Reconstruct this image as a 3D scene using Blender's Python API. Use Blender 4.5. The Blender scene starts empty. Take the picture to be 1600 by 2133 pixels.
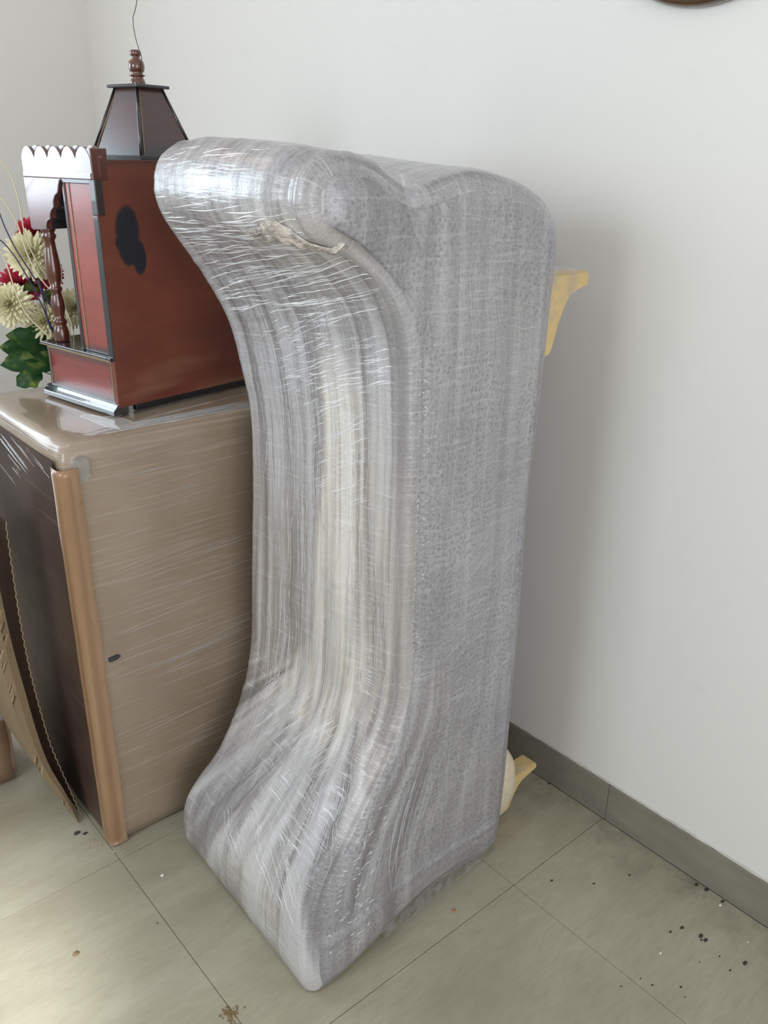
import bpy, bmesh, math, random
from mathutils import Vector, Matrix, noise
R = math.radians
random.seed(7)
scn = bpy.context.scene
COL = scn.collection

# ------------------------------------------------------------ camera
cam_d = bpy.data.cameras.new('camera')
cam_d.sensor_fit = 'HORIZONTAL'
cam_d.sensor_width = 36.0
cam_d.lens = 36.0 * 1777.3 / 1600.0
cam = bpy.data.objects.new('camera', cam_d)
COL.objects.link(cam)
rt, up, fw = Vector((0.76068, -0.64901, 0.01271)), Vector((0.24076, 0.30026, 0.92297)), Vector((0.60283, 0.69902, -0.38466))
m = Matrix((rt, up, -fw)).transposed().to_4x4()
m.translation = Vector((0, 0, 1.5))
cam.matrix_world = m
cam_d.clip_start = 0.02
scn.camera = cam

# ------------------------------------------------------------ world, light, exposure
scn.view_settings.view_transform = 'Standard'
scn.view_settings.look = 'None'
scn.view_settings.gamma = 1.0
scn.view_settings.use_curve_mapping = False
scn.view_settings.exposure = 0.03
w = bpy.data.worlds.new('daylight')
scn.world = w
w.use_nodes = True
bg = w.node_tree.nodes['Background']
bg.inputs[0].default_value = (0.80, 0.88, 1.0, 1)
bg.inputs[1].default_value = 1.0

def area(name, loc, target, sx, sy, power, color, spread=180):
    l = bpy.data.lights.new(name, 'AREA')
    l.shape = 'RECTANGLE'; l.size = sx; l.size_y = sy
    l.energy = power; l.color = color; l.spread = R(spread)
    o = bpy.data.objects.new(name, l)
    COL.objects.link(o)
    o.location = loc
    d = Vector(target) - Vector(loc)
    o.rotation_euler = d.to_track_quat('-Z', 'Y').to_euler()
    return o
# daylight through the window in the left wall, plus a fill light added behind the camera
area('far_window_daylight', (-0.55, 3.50, 1.85), (-0.10, 1.0, 1.15), 1.1, 1.15, 27, (0.78, 0.90, 1.0))
area('side_window_daylight', (-1.72, 0.95, 1.95), (1.4, 0.85, 1.15), 1.2, 0.9, 32, (0.86, 0.94, 1.0))
area('fill_behind_camera', (-0.45, -2.5, 1.5), (0.5, 1.0, 1.3), 1.9, 2.1, 52, (0.95, 0.97, 1.0))
lp = bpy.data.lights.new('warm_fill_lamp', 'POINT'); lp.energy = 3.5; lp.color = (1.0, 0.68, 0.50); lp.shadow_soft_size = 0.12  # unseen lamp added to warm the walls by the far corner
lo = bpy.data.objects.new('warm_fill_lamp', lp); COL.objects.link(lo); lo.location = (0.35, 2.75, 2.6)
sp = bpy.data.lights.new('floor_patch_spot', 'SPOT')  # spot added inside the room to brighten a patch of floor
sp.energy = 2000; sp.color = (0.93, 0.97, 1.0); sp.spot_size = R(9.5); sp.spot_blend = 0.5; sp.shadow_soft_size = 0.12
so = bpy.data.objects.new('floor_patch_spot', sp)
COL.objects.link(so)
so.location = (-1.5, -1.9, 2.4)
so.rotation_euler = (Vector((-0.01, 1.17, 0)) - Vector(so.location)).to_track_quat('-Z', 'Y').to_euler()

# ------------------------------------------------------------ helpers
def link(o, parent=None):
    COL.objects.link(o)
    if parent is not None:
        o.parent = parent
    return o
def tag(o, label=None, cat=None, group=None, kind=None):
    for k, v in (('label', label), ('category', cat), ('group', group), ('kind', kind)):
        if v: o[k] = v
    return o
def empty(name, loc, rz=0.0):
    o = bpy.data.objects.new(name, None)
    o.empty_display_size = 0.05
    o.location = loc; o.rotation_euler = (0, 0, rz)
    return link(o)
def obj(name, bm, mat, parent=None, smooth=False, normals=True):
    if normals:
        bmesh.ops.recalc_face_normals(bm, faces=bm.faces)
    me = bpy.data.meshes.new(name)
    bm.to_mesh(me); bm.free()
    if smooth:
        for p in me.polygons: p.use_smooth = True
    for mm in (mat if isinstance(mat, (list, tuple)) else [mat]):
        me.materials.append(mm)
    return link(bpy.data.objects.new(name, me), parent)
def bx(bm, x0, x1, y0, y1, z0, z1, bev=0.0, seg=2):
    b = bmesh.new()
    bmesh.ops.create_cube(b, size=1)
    for v in b.verts:
        v.co = Vector(((x0+x1)/2 + v.co.x*(x1-x0), (y0+y1)/2 + v.co.y*(y1-y0), (z0+z1)/2 + v.co.z*(z1-z0)))
    if bev > 0:
        bmesh.ops.bevel(b, geom=list(b.edges), offset=bev, segments=seg, profile=0.5, affect='EDGES')
    merge(bm, b)
def merge(bm, b, M=None):
    mp = {}
    for v in b.verts: mp[v] = bm.verts.new(M @ v.co if M else v.co)
    for f in b.faces:
        try:
            nf = bm.faces.new([mp[v] for v in f.verts]); nf.material_index = f.material_index; nf.smooth = f.smooth
        except ValueError: pass
    b.free()
def prism(bm, pts, fn0, fn1):
    """closed outline pts mapped by fn0 and fn1 to the two end caps"""
    a = [bm.verts.new(fn0(p)) for p in pts]; c = [bm.verts.new(fn1(p)) for p in pts]
    n = len(pts)
    bm.faces.new(a); bm.faces.new(list(reversed(c)))
    for i in range(n):
        bm.faces.new((a[i], c[i], c[(i+1) % n], a[(i+1) % n]))
def lathe(bm, prof, seg=24, c=(0, 0, 0)):
    rings = []
    for r, z in prof:
        rings.append([bm.verts.new((c[0]+r*math.cos(2*math.pi*k/seg), c[1]+r*math.sin(2*math.pi*k/seg), c[2]+z)) for k in range(seg)])
    for a, b in zip(rings, rings[1:]):
        for k in range(seg):
            bm.faces.new((a[k], a[(k+1) % seg], b[(k+1) % seg], b[k]))
    bm.faces.new(list(reversed(rings[0]))); bm.faces.new(rings[-1])
def tube(bm, pts, rad, seg=6, cap=True):
    pts = [Vector(p) for p in pts]
    rings = []
    n = len(pts)
    ref = Vector((0.31, 0.17, 0.93))
    for i, p in enumerate(pts):
        t = (pts[min(i+1, n-1)] - pts[max(i-1, 0)]).normalized()
        a = t.cross(ref)
        if a.length < 1e-3: a = t.cross(Vector((1, 0, 0)))
        a.normalize(); b = t.cross(a)
        r = rad[i] if isinstance(rad, (list, tuple)) else rad
        rings.append([bm.verts.new(p + r*(math.cos(2*math.pi*k/seg)*a + math.sin(2*math.pi*k/seg)*b)) for k in range(seg)])
    for a, b in zip(rings, rings[1:]):
        for k in range(seg):
            bm.faces.new((a[k], a[(k+1) % seg], b[(k+1) % seg], b[k]))
    if cap:
        bm.faces.new(list(reversed(rings[0]))); bm.faces.new(rings[-1])
def catmull(P, n):
    """resample a polyline with a Catmull-Rom spline, n points at even arc length"""
    P = [Vector(p) for p in P]
    Q = [2*P[0]-P[1]] + P + [2*P[-1]-P[-2]]
    out = []
    for i in range(1, len(Q)-2):
        for k in range(24):
            t = k/24
            a, b, c, d = Q[i-1], Q[i], Q[i+1], Q[i+2]
            out.append(0.5*((2*b) + (c-a)*t + (2*a-5*b+4*c-d)*t*t + (3*b-a-3*c+d)*t*t*t))
    out.append(P[-1])
    L = [0]
    for a, b in zip(out, out[1:]): L.append(L[-1] + (b-a).length)
    res = []; j = 0
    for k in range(n):
        s = L[-1]*k/(n-1)
        while j < len(L)-2 and L[j+1] < s: j += 1
        f = (s-L[j])/max(1e-9, L[j+1]-L[j])
        res.append(out[j].lerp(out[j+1], min(1, max(0, f))))
    return res

# ------------------------------------------------------------ material helpers
class NT:
    def __init__(s, name):
        s.m = bpy.data.materials.new(name); s.m.use_nodes = True
        s.t = s.m.node_tree; s.b = s.t.nodes['Principled BSDF']
    def n(s, typ, **kw):
        nd = s.t.nodes.new(typ)
        for k, v in kw.items():
            if k.startswith('i_'):
                key = k[2:]
                key = int(key) if key.isdigit() else key.replace('_', ' ')
                nd.inputs[key].default_value = v
            else: setattr(nd, k, v)
        return nd
    def l(s, a, b): s.t.links.new(a, b)
    def coord(s, kind='Object'): return s.n('ShaderNodeTexCoord').outputs[kind]
    def map(s, src, scale=(1, 1, 1), rot=(0, 0, 0), loc=(0, 0, 0)):
        mp = s.n('ShaderNodeMapping')
        mp.inputs['Scale'].default_value = scale; mp.inputs['Rotation'].default_value = rot; mp.inputs['Location'].default_value = loc
        s.l(src, mp.inputs[0]); return mp.outputs[0]
    def noise(s, src, scale=5, detail=3, rough=0.5, dist=0.0):
        nd = s.n('ShaderNodeTexNoise')
        nd.inputs['Scale'].default_value = scale; nd.inputs['Detail'].default_value = detail
        nd.inputs['Roughness'].default_value = rough; nd.inputs['Distortion'].default_value = dist
        s.l(src, nd.inputs['Vector']); return nd.outputs[0]
    def vor(s, src, scale, feature='F1'):
        nd = s.n('ShaderNodeTexVoronoi', feature=feature); nd.inputs['Scale'].default_value = scale
        s.l(src, nd.inputs['Vector']); return nd.outputs['Distance']
    def rng(s, src, a, b, c=0.0, d=1.0, smooth=False):
        nd = s.n('ShaderNodeMapRange'); nd.interpolation_type = 'SMOOTHSTEP' if smooth else 'LINEAR'
        for i, v in enumerate((a, b, c, d)): nd.inputs[i+1].default_value = v
        s.l(src, nd.inputs[0]); return nd.outputs[0]
    def math(s, op, a, b=None, clamp=False):
        nd = s.n('ShaderNodeMath', operation=op, use_clamp=clamp)
        for i, v in enumerate((a, b)):
            if v is None: continue
            if isinstance(v, (int, float)): nd.inputs[i].default_value = v
            else: s.l(v, nd.inputs[i])
        return nd.outputs[0]
    def mix(s, f, a, b):
        nd = s.n('ShaderNodeMix', data_type='RGBA')
        for i, v in ((0, f), (6, a), (7, b)):
            if isinstance(v, (int, float)): nd.inputs[i].default_value = v
            elif isinstance(v, tuple): nd.inputs[i].default_value = v if len(v) == 4 else v + (1,)
            else: s.l(v, nd.inputs[i])
        return nd.outputs[2]
    def bump(s, h, strength=0.3, dist=0.001, normal=None):
        nd = s.n('ShaderNodeBump'); nd.inputs['Strength'].default_value = strength; nd.inputs['Distance'].default_value = dist
        s.l(h, nd.inputs['Height'])
        if normal is not None: s.l(normal, nd.inputs['Normal'])
        return nd.outputs[0]
    def set(s, **kw):
        for k, v in kw.items():
            key = k.replace('_', ' ')
            if isinstance(v, (int, float)): s.b.inputs[key].default_value = v
            elif isinstance(v, tuple): s.b.inputs[key].default_value = v if len(v) != 3 else v + (1,)
            else: s.l(v, s.b.inputs[key])
        return s
def simple(name, col, rough=0.5, var=0.12, scale=20, bump=0.15, coat=0.0, metallic=0.0, bdist=0.001):
    t = NT(name); c = t.coord()
    n1 = t.noise(c, scale, 4)
    lo = tuple(x*(1-var) for x in col); hi = tuple(min(1, x*(1+var)) for x in col)
    t.set(Base_Color=t.mix(n1, lo, hi), Roughness=rough, Metallic=metallic, Coat_Weight=coat)
    t.set(Normal=t.bump(t.noise(c, scale*6, 3), bump, bdist))
    return t.m

# plaster wall
t = NT('wall_paint'); c = t.coord()
col = t.mix(t.noise(c, 1.3, 3), (0.690, 0.672, 0.640), (0.728, 0.710, 0.680))
smudge = t.rng(t.noise(t.map(c, (1, 6, 14)), 2.2, 4), 0.62, 0.75)
col = t.mix(t.math('MULTIPLY', smudge, 0.06), col, (0.45, 0.44, 0.42))
t.set(Base_Color=col, Roughness=0.6, Specular_IOR_Level=0.3)
t.set(Normal=t.bump(t.noise(c, 60, 3), 0.12, 0.002))
M_wall = t.m
M_ceil = simple('ceiling_paint', (0.78, 0.77, 0.75), 0.8)
# stone-look vitrified floor tile
t = NT('floor_tile'); c = t.coord('Generated'); o_ = t.coord('Object')
geo = t.n('ShaderNodeNewGeometry').outputs['Position']
n1 = t.noise(t.map(geo, (1, 2.2, 1), (0, 0, 0.5)), 3.0, 6, 0.6, 0.6)
n2 = t.noise(t.map(geo, (1, 5, 1), (0, 0, 0.35)), 22, 5, 0.65)
col = t.mix(t.rng(n1, 0.3, 0.72), (0.290, 0.262, 0.188), (0.375, 0.345, 0.258))
col = t.mix(t.math('MULTIPLY', t.rng(n2, 0.45, 0.75), 0.45), col, (0.235, 0.208, 0.148))
n3 = t.noise(geo, 160, 3, 0.7)
col = t.mix(t.math('MULTIPLY', t.rng(n3, 0.62, 0.72), 0.30), col, (0.14, 0.125, 0.10))
# dried dust and dirt gathered along the wall
sx = t.n('ShaderNodeSeparateXYZ'); t.l(geo, sx.inputs[0])
nearwall = t.rng(sx.outputs[0], 1.30, 1.49)
dirt = t.math('MULTIPLY', nearwall, t.rng(t.noise(geo, 9, 5, 0.7), 0.45, 0.68))
col = t.mix(t.math('MULTIPLY', dirt, 0.55), col, (0.10, 0.092, 0.07))
# pale dust veins
col = t.mix(t.math('MULTIPLY', t.rng(t.noise(t.map(geo, (1, 3, 1), (0, 0, 0.7)), 2.2, 3), 0.5, 0.7), 0.25), col, (0.47, 0.445, 0.345))
t.set(Base_Color=col, Roughness=t.rng(n2, 0.3, 0.7, 0.36, 0.52), Specular_IOR_Level=0.4)
t.set(Normal=t.bump(n2, 0.1, 0.001))
M_tile = t.m
M_grout = simple('tile_grout', (0.085, 0.075, 0.06), 0.9)
t = NT('skirting_tile'); geo = t.n('ShaderNodeNewGeometry').outputs['Position']
n1 = t.noise(t.map(geo, (1, 1.2, 5)), 5, 5, 0.6)
col = t.mix(t.rng(n1, 0.3, 0.7), (0.175, 0.160, 0.128), (0.235, 0.216, 0.176))
t.set(Base_Color=col, Roughness=0.5)
M_skirt = t.m
M_cement = simple('cement_line', (0.50, 0.49, 0.43), 0.9, var=0.3, scale=60)

# ------------------------------------------------------------ setting
WX, FY, LX, NY, CZ = 1.506, 3.48, -1.65, -2.6, 2.9
def struct(name, bm, mat):
    return tag(obj(name, bm, mat), kind='structure')
bm = bmesh.new(); bx(bm, WX, WX+0.12, NY-0.12, FY+0.12, -0.02, CZ); struct('wall_right', bm, M_wall)
bm = bmesh.new()   # far wall around its window, which lies left of the picture
bx(bm, 0.10, WX, FY, FY+0.12, -0.02, CZ); bx(bm, LX-0.12, -1.2, FY, FY+0.12, -0.02, CZ)
bx(bm, -1.2, 0.10, FY, FY+0.12, -0.02, 1.22); bx(bm, -1.2, 0.10, FY, FY+0.12, 2.48, CZ)
struct('wall_far', bm, M_wall)
bm = bmesh.new()   # left wall around its window
bx(bm, LX-0.12, LX, NY, 0.28, -0.02, CZ); bx(bm, LX-0.12, LX, 1.62, FY, -0.02, CZ)
bx(bm, LX-0.12, LX, 0.28, 1.62, -0.02, 1.38); bx(bm, LX-0.12, LX, 0.28, 1.62, 2.52, CZ)
struct('wall_left', bm, M_wall)
bm = bmesh.new()   # near wall with an opening behind the added fill light
bx(bm, LX-0.12, -1.5, NY-0.12, NY, -0.02, CZ); bx(bm, 0.6, WX, NY-0.12, NY, -0.02, CZ)
bx(bm, -1.5, 0.6, NY-0.12, NY, 2.6, CZ); bx(bm, -1.5, 0.6, NY-0.12, NY, -0.02, 0.3)
struct('wall_near', bm, M_wall)
bm = bmesh.new(); bx(bm, LX-0.12, WX+0.12, NY-0.12, FY+0.12, CZ, CZ+0.1); struct('ceiling', bm, M_ceil)
bm = bmesh.new(); bx(bm, LX-0.12, WX+0.12, NY-0.12, FY+0.12, -0.03, -0.0025); floor = struct('floor', bm, M_grout)
# floor tiles
xs = [0.5285 + 0.6415*k for k in range(-4, 2)] ; ys = [0.895 + 0.632*k for k in range(-6, 5)]
xs = [LX] + [x for x in xs if x > LX+0.02] + [1.4975]
ys = [NY] + [y for y in ys if NY+0.02 < y < FY-0.02] + [FY]
g = 0.0006
for i in range(len(xs)-1):
    for j in range(len(ys)-1):
        b = bmesh.new()
        bx(b, xs[i]+g, xs[i+1]-g, ys[j]+g, ys[j+1]-g, -0.0025, 0.0, 0.0006, 1)
        obj('tile', b, M_tile, floor)
# skirting on the two visible walls
bm = bmesh.new(); bx(bm, 1.5045, WX+0.001, NY, FY, 0.0, 0.1035)
sk = struct('baseboard_right', bm, M_grout)
ysk = [NY, -1.64, -1.01, -0.374, 0.258, 0.889, 1.524, 2.156, 2.79, FY]
for a, c_ in zip(ysk, ysk[1:]):
    b = bmesh.new(); bx(b, 1.4975, 1.5045, a+0.0007, c_-0.0007, 0.0, 0.104, 0.0008, 1); obj('tile', b, M_skirt, sk)
# crumbling cement bead along the top of the skirting
b = bmesh.new()
pts = [Vector((1.5045+0.0012*noise.noise(Vector((y*9, 0, 0))), y, 0.1055+0.0018*noise.noise(Vector((y*14, 3, 0))))) for y in [i*0.02 for i in range(0, 150)]]
tube(b, pts, [0.0028+0.0018*noise.noise(Vector((p.y*25, 7, 0))) for p in pts], 6)
obj('cement_bead', b, M_cement, sk)
bm = bmesh.new(); bx(bm, LX, 1.4975, FY-0.009, FY+0.001, 0.0, 0.104); struct('baseboard_far', bm, M_skirt)

# ------------------------------------------------------------ wrapped settee standing on its end
def film_material(name):
    """bubble wrap under many turns of clear stretch film"""
    t = NT(name)
    geo = t.n('ShaderNodeNewGeometry').outputs['Position']
    uv = t.n('ShaderNodeUVMap', uv_map='wrap').outputs[0]        # u along the profile (m), v across (m)
    sx = t.n('ShaderNodeSeparateXYZ'); t.l(geo, sx.inputs[0]); X, Y, Z = sx.outputs
    att = t.n('ShaderNodeAttribute', attribute_name='cream').outputs['Fac']
    side = t.n('ShaderNodeAttribute', attribute_name='sideface').outputs['Fac']
    warp = t.noise(uv, 6, 2)
    # streaks running across (round the settee) and along (up and down)
    across = t.noise(t.map(uv, (170, 7, 1), (0, 0, 0.06)), 1.0, 4, 0.6, 0.35)
    across2 = t.noise(t.map(uv, (90, 5, 1), (0, 0, -0.16), (3, 1, 0)), 1.0, 3, 0.55, 0.2)
    along = t.noise(t.map(uv, (3, 210, 1), (0, 0, 0.02)), 1.0, 4, 0.6, 0.3)
    folds = t.noise(t.map(uv, (1.6, 42, 1), (0, 0, 0.03), (5, 2, 0)), 1.0, 3, 0.6, 0.4)
    diag = t.noise(t.map(uv, (130, 9, 1), (0, 0, 0.75)), 1.0, 3, 0.6, 0.2)
    cells = t.vor(t.map(geo, (1, 1, 1)), 150)
    cells2 = t.noise(geo, 260, 3, 0.7)
    big = t.noise(geo, 4.5, 3, 0.5)
    big2 = t.noise(t.map(geo, (1, 1, 0.5), (0, 0, 0), (4, 4, 1)), 6.0, 3, 0.55)
    # colour: grey wrap, mottled by the bubbles, hazed by the film; fold light and shade painted in
    base = t.mix(t.rng(big, 0.32, 0.68), (0.245, 0.236, 0.246), (0.355, 0.346, 0.352))
    base = t.mix(t.math('MULTIPLY', t.rng(big2, 0.5, 0.72), 0.35), base, (0.34, 0.305, 0.27))
    base = t.mix(t.math('MULTIPLY', t.rng(cells2, 0.38, 0.66, 1, 0), 0.55), base, (0.12, 0.113, 0.118))
    base = t.mix(t.math('MULTIPLY', t.rng(cells, 0.2, 0.6), 0.20), base, (0.50, 0.50, 0.52))
    wt = t.math('MULTIPLY', t.rng(side, 0.4, 0.6), t.math('MULTIPLY', t.rng(Z, 1.12, 0.85), t.rng(Z, 0.25, 0.45)))
    base = t.mix(t.math('MULTIPLY', wt, 0.55), base, (0.33, 0.285, 0.255))
    creamc = t.mix(t.rng(folds, 0.35, 0.65), (0.56, 0.50, 0.43), (0.70, 0.655, 0.59))
    creamc = t.mix(t.math('MULTIPLY', t.rng(along, 0.5, 0.72), 0.5), creamc, (0.33, 0.28, 0.24))
    cm = t.math('MULTIPLY', att, t.rng(t.math('ADD', t.math('MULTIPLY', big2, 0.5), t.math('MULTIPLY', folds, 0.5)), 0.36, 0.56), clamp=True)
    base = t.mix(cm, base, creamc)
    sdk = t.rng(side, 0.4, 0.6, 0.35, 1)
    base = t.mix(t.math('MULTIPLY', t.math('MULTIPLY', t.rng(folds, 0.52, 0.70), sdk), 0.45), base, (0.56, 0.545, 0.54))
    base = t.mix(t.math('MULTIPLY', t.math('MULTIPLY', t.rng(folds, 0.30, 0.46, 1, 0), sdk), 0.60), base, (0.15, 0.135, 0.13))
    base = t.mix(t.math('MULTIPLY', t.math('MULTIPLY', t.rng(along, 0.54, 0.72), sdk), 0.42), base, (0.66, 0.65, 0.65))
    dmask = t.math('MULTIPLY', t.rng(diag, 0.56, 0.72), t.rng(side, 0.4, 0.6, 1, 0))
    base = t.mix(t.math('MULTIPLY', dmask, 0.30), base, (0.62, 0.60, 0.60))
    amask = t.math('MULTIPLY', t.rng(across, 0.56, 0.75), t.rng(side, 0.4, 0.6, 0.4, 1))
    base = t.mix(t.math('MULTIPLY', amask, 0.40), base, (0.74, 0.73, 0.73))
    fan = t.n('ShaderNodeAttribute', attribute_name='fan').outputs['Fac']  # bright and dark sides of the fanned folds, painted into the colour
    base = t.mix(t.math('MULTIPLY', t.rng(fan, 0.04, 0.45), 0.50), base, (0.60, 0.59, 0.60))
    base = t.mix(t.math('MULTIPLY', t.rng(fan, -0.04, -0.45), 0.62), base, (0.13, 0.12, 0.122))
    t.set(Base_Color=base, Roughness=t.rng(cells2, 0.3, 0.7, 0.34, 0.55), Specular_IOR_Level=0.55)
    b1 = t.bump(cells, 0.55, 0.0012)
    b2 = t.bump(folds, 0.55, 0.0035, b1)
    b3 = t.bump(along, 0.5, 0.0007, b2)
    sel = t.rng(t.noise(uv, 5.5, 2), 0.40, 0.62)
    b4 = t.bump(t.math('MULTIPLY', across, sel), 0.85, 0.0012, b3)
    t.set(Normal=b4)
    c1 = t.bump(t.math('ADD', across2, t.math('MULTIPLY', across, 0.6)), 0.9, 0.0018)
    c2 = t.bump(cells2, 0.5, 0.0009, c1)
    t.set(Coat_Weight=t.rng(side, 0.4, 0.6, 0.45, 0.95), Coat_Roughness=0.13, Coat_IOR=1.55, Coat_Normal=c2)
    return t.m
M_film = film_material('stretch_film_over_bubble_wrap')

front = dict(
 L=[(.675,.010),(.662,.07),(.676,.187),(.722,.275),(.792,.373),(.861,.482),(.894,.574),(.897,.727),(.897,.915),(.898,1.086),(.894,1.20),(.862,1.289),(.792,1.352),(.722,1.392),(.702,1.44),(.715,1.483),(.752,1.507),(.80,1.506)],
 T=[(.80,1.506),(.845,1.492),(.88,1.470),(.925,1.458),(.985,1.474),(1.05,1.482),(1.144,1.466),(1.215,1.438),(1.25,1.405)],
 R=[(1.228,.020),(1.240,.15),(1.243,.30),(1.243,.45),(1.246,.6),(1.243,.75),(1.243,.9),(1.252,1.046),(1.259,1.243),(1.262,1.35),(1.25,1.405)],
 B=[(.675,.010),(.72,.001),(.80,.008),(.90,.020),(1.0,.024),(1.10,.014),(1.18,.001),(1.228,.020)])
back = dict(
 L=[(.672,.010),(.655,.06),(.664,.130),(.700,.182),(.765,.24),(.823,.347),(.856,.462),(.872,.66),(.885,.864),(.888,1.01),(.871,1.112),(.845,1.21),(.800,1.294),(.745,1.372),(.722,1.43),(.728,1.480),(.761,1.513),(.809,1.524)],
 T=[(.809,1.524),(.86,1.527),(.91,1.520),(.96,1.515),(1.01,1.515),(1.06,1.512),(1.13,1.505),(1.19,1.485),(1.235,1.44)],
 R=[(1.228,.020),(1.240,.15),(1.243,.30),(1.243,.45),(1.243,.6),(1.240,.75),(1.240,.9),(1.245,1.046),(1.248,1.243),(1.248,1.35),(1.235,1.44)],
 B=[(.672,.010),(.72,.001),(.80,.012),(.90,.02),(1.0,.02),(1.10,.012),(1.18,.001),(1.228,.020)])
NL, NTp, NYY = 260, 70, 84
for d in (front, back):
    for k in 'LR': d[k] = catmull([(a, 0, b) for a, b in d[k]], NL)
    for k in 'TB': d[k] = catmull([(a, 0, b) for a, b in d[k]], NTp)
YF, DEP = 0.989, 0.482
def loop(w):
    """outline at depth w: left up, top across, right down, bottom back"""
    out = []
    def mixp(k, i): return front[k][i].lerp(back[k][i], w)
    for i in range(NL): out.append(mixp('L', i))
    for i in range(1, NTp): out.append(mixp('T', i))
    for i in range(NL-2, -1, -1): out.append(mixp('R', i))
    for i in range(NTp-2, 0, -1): out.append(mixp('B', i))
    return out
NLOOP = len(loop(0))
def inset(P, d):
    n = len(P); res = []
    for i in range(n):
        a, b = P[(i-3) % n], P[(i+3) % n]
        t_ = (b-a); t_.normalize()
        nrm = Vector((t_.z, 0, -t_.x))          # inward for this winding
        res.append(P[i] + nrm*d)
    # soften where the inset crowds together
    for _ in range(4):
        res = [(res[(i-1) % n] + res[i]*2 + res[(i+1) % n])/4 for i in range(n)] if d > 0.004 else res
    return res
def sm(a, b, x):
    t_ = min(1, max(0, (x-a)/(b-a))); return t_*t_*(3-2*t_)
def gs(x, c, s): return math.exp(-((x-c)/s)**2)
def body_disp(p, n, kind, s):
    """outward displacement of the wrap in metres"""
    N = noise.noise
    d = 0.0025*N(Vector((p.x*9, p.y*9, p.z*9))) + 0.0008*N(p*38)
    if kind == 'left':
        y = p.y - YF
        d += 0.012*gs(y, 0.20, 0.10)*sm(0.30, 0.55, p.z)*(1-sm(1.15, 1.35, p.z))     # seat cushion crown
        d += 0.014*gs(y, 0.26, 0.17)*sm(1.36, 1.44, p.z)                          # padded roll
        d -= 0.018*gs(y, 0.0, 0.06)*gs(p.z, 1.345, 0.05)
        d -= 0.013*gs(y, 0.052, 0.022)*sm(1.37, 1.41, p.z)
        fan = N(Vector((p.y*46 + (p.z-0.55)*6*(p.y-1.15), 0.5, p.z*2.2)))
        amp = 0.0032*sm(0.12, 0.35, p.z)*(1-sm(1.25, 1.4, p.z))
        d += amp*fan
        d += 0.0035*fan_of(p, 'left')*sm(0.60, 0.45, p.z)
        d += 0.0110*gs(p.z, 0.33, 0.16)*sm(0.42, 0.30, y)*N(Vector((p.y*24 + p.z*10, 4.2, p.z*5)))
        d += 0.0013*N(Vector((s*85, p.y*5, 2)))*sm(1.0, 1.3, p.z)
        d += 0.0011*N(Vector((s*70 + p.y*9, p.y*5, 9)))
    elif kind == 'front':
        edge = sm(0.90, 1.02, p.x)
        d += 0.0016*N(Vector((p.x*40, 1.7, p.z*2.5)))
        d += 0.010*gs(p.x, 0.775, 0.085)*gs(p.z, 1.435, 0.075)                          # end disc of the rolled arm
        d -= 0.012*gs(p.z, 1.335, 0.045)*gs(p.x, 0.87, 0.07)
        d -= 0.007*gs(p.x, 0.925, 0.018)*sm(0.45, 0.6, p.z)*(1-sm(1.2, 1.35, p.z))          # soft groove beside the seat edge
        d += 0.006*gs(p.x, 1.03, 0.10)*sm(0.3, 0.5, p.z)*(1-sm(1.3, 1.42, p.z))
        d += 0.012*gs(p.x, 0.80, 0.10)*gs(p.z, 0.20, 0.14)
        # rim of film where the last turns cross the lower part
        zc = 0.118 + 0.010*math.sin(p.x*9)
        d += 0.0035*gs(p.z, zc, 0.006) + 0.003*sm(zc+0.003, zc-0.003, p.z)
    elif kind == 'top':
        d += 0.0016*N(Vector((p.x*4, p.y*60, 3)))
    return d
bm = bmesh.new()
uvl = bm.loops.layers.uv.new('wrap')
cre = bm.verts.layers.float.new('cream'); sdf = bm.verts.layers.float.new('sideface'); fnl = bm.verts.layers.float.new('fan')
vinfo = {}
def kind_of(i):
    if i < NL: return 'left'
    if i < NL+NTp-1: return 'top'
    if i < 2*NL+NTp-2: return 'right'
    return 'bottom'
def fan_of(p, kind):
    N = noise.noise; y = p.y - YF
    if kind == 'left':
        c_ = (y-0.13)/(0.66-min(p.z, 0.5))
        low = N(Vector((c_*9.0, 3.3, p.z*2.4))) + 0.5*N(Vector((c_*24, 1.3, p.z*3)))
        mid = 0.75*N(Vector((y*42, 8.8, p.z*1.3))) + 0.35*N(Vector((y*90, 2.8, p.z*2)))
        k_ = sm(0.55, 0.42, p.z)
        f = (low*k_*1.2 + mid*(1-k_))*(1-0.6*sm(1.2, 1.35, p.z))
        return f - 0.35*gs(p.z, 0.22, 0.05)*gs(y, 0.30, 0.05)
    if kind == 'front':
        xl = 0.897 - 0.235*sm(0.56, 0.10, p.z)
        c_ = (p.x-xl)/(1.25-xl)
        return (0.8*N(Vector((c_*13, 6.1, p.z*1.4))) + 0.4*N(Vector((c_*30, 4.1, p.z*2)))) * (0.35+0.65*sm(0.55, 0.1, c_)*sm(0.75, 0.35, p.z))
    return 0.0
def cream_of(p, kind):
    y = p.y - YF
    if kind != 'left': return 0.9*gs(p.z, 0.16, 0.03)*gs(p.x, 1.25, 0.02)
    yy = y + 0.02*math.sin(p.z*7) - 0.16*sm(0.62, 0.42, p.z)
    a = sm(0.235, 0.205, yy)*(0.30 + 0.70*sm(0.07, 0.11, y))*sm(0.36, 0.44, p.z)*(1-sm(1.08, 1.24, p.z))*sm(0.0, 0.03, y)
    b = 0.7*gs(p.z, 1.385, 0.05)*gs(y, 0.10, 0.12)
    c_ = 0.55*gs(p.z, 0.15, 0.14)*gs(y, 0.12, 0.14)
    return min(1, 1.15*a + b + c_)
RR = 0.030
steps = [(RR*(1-math.sin(a)), RR*(1-math.cos(a))) for a in [R(x) for x in (0, 18, 36, 54, 72, 90)]]
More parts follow.
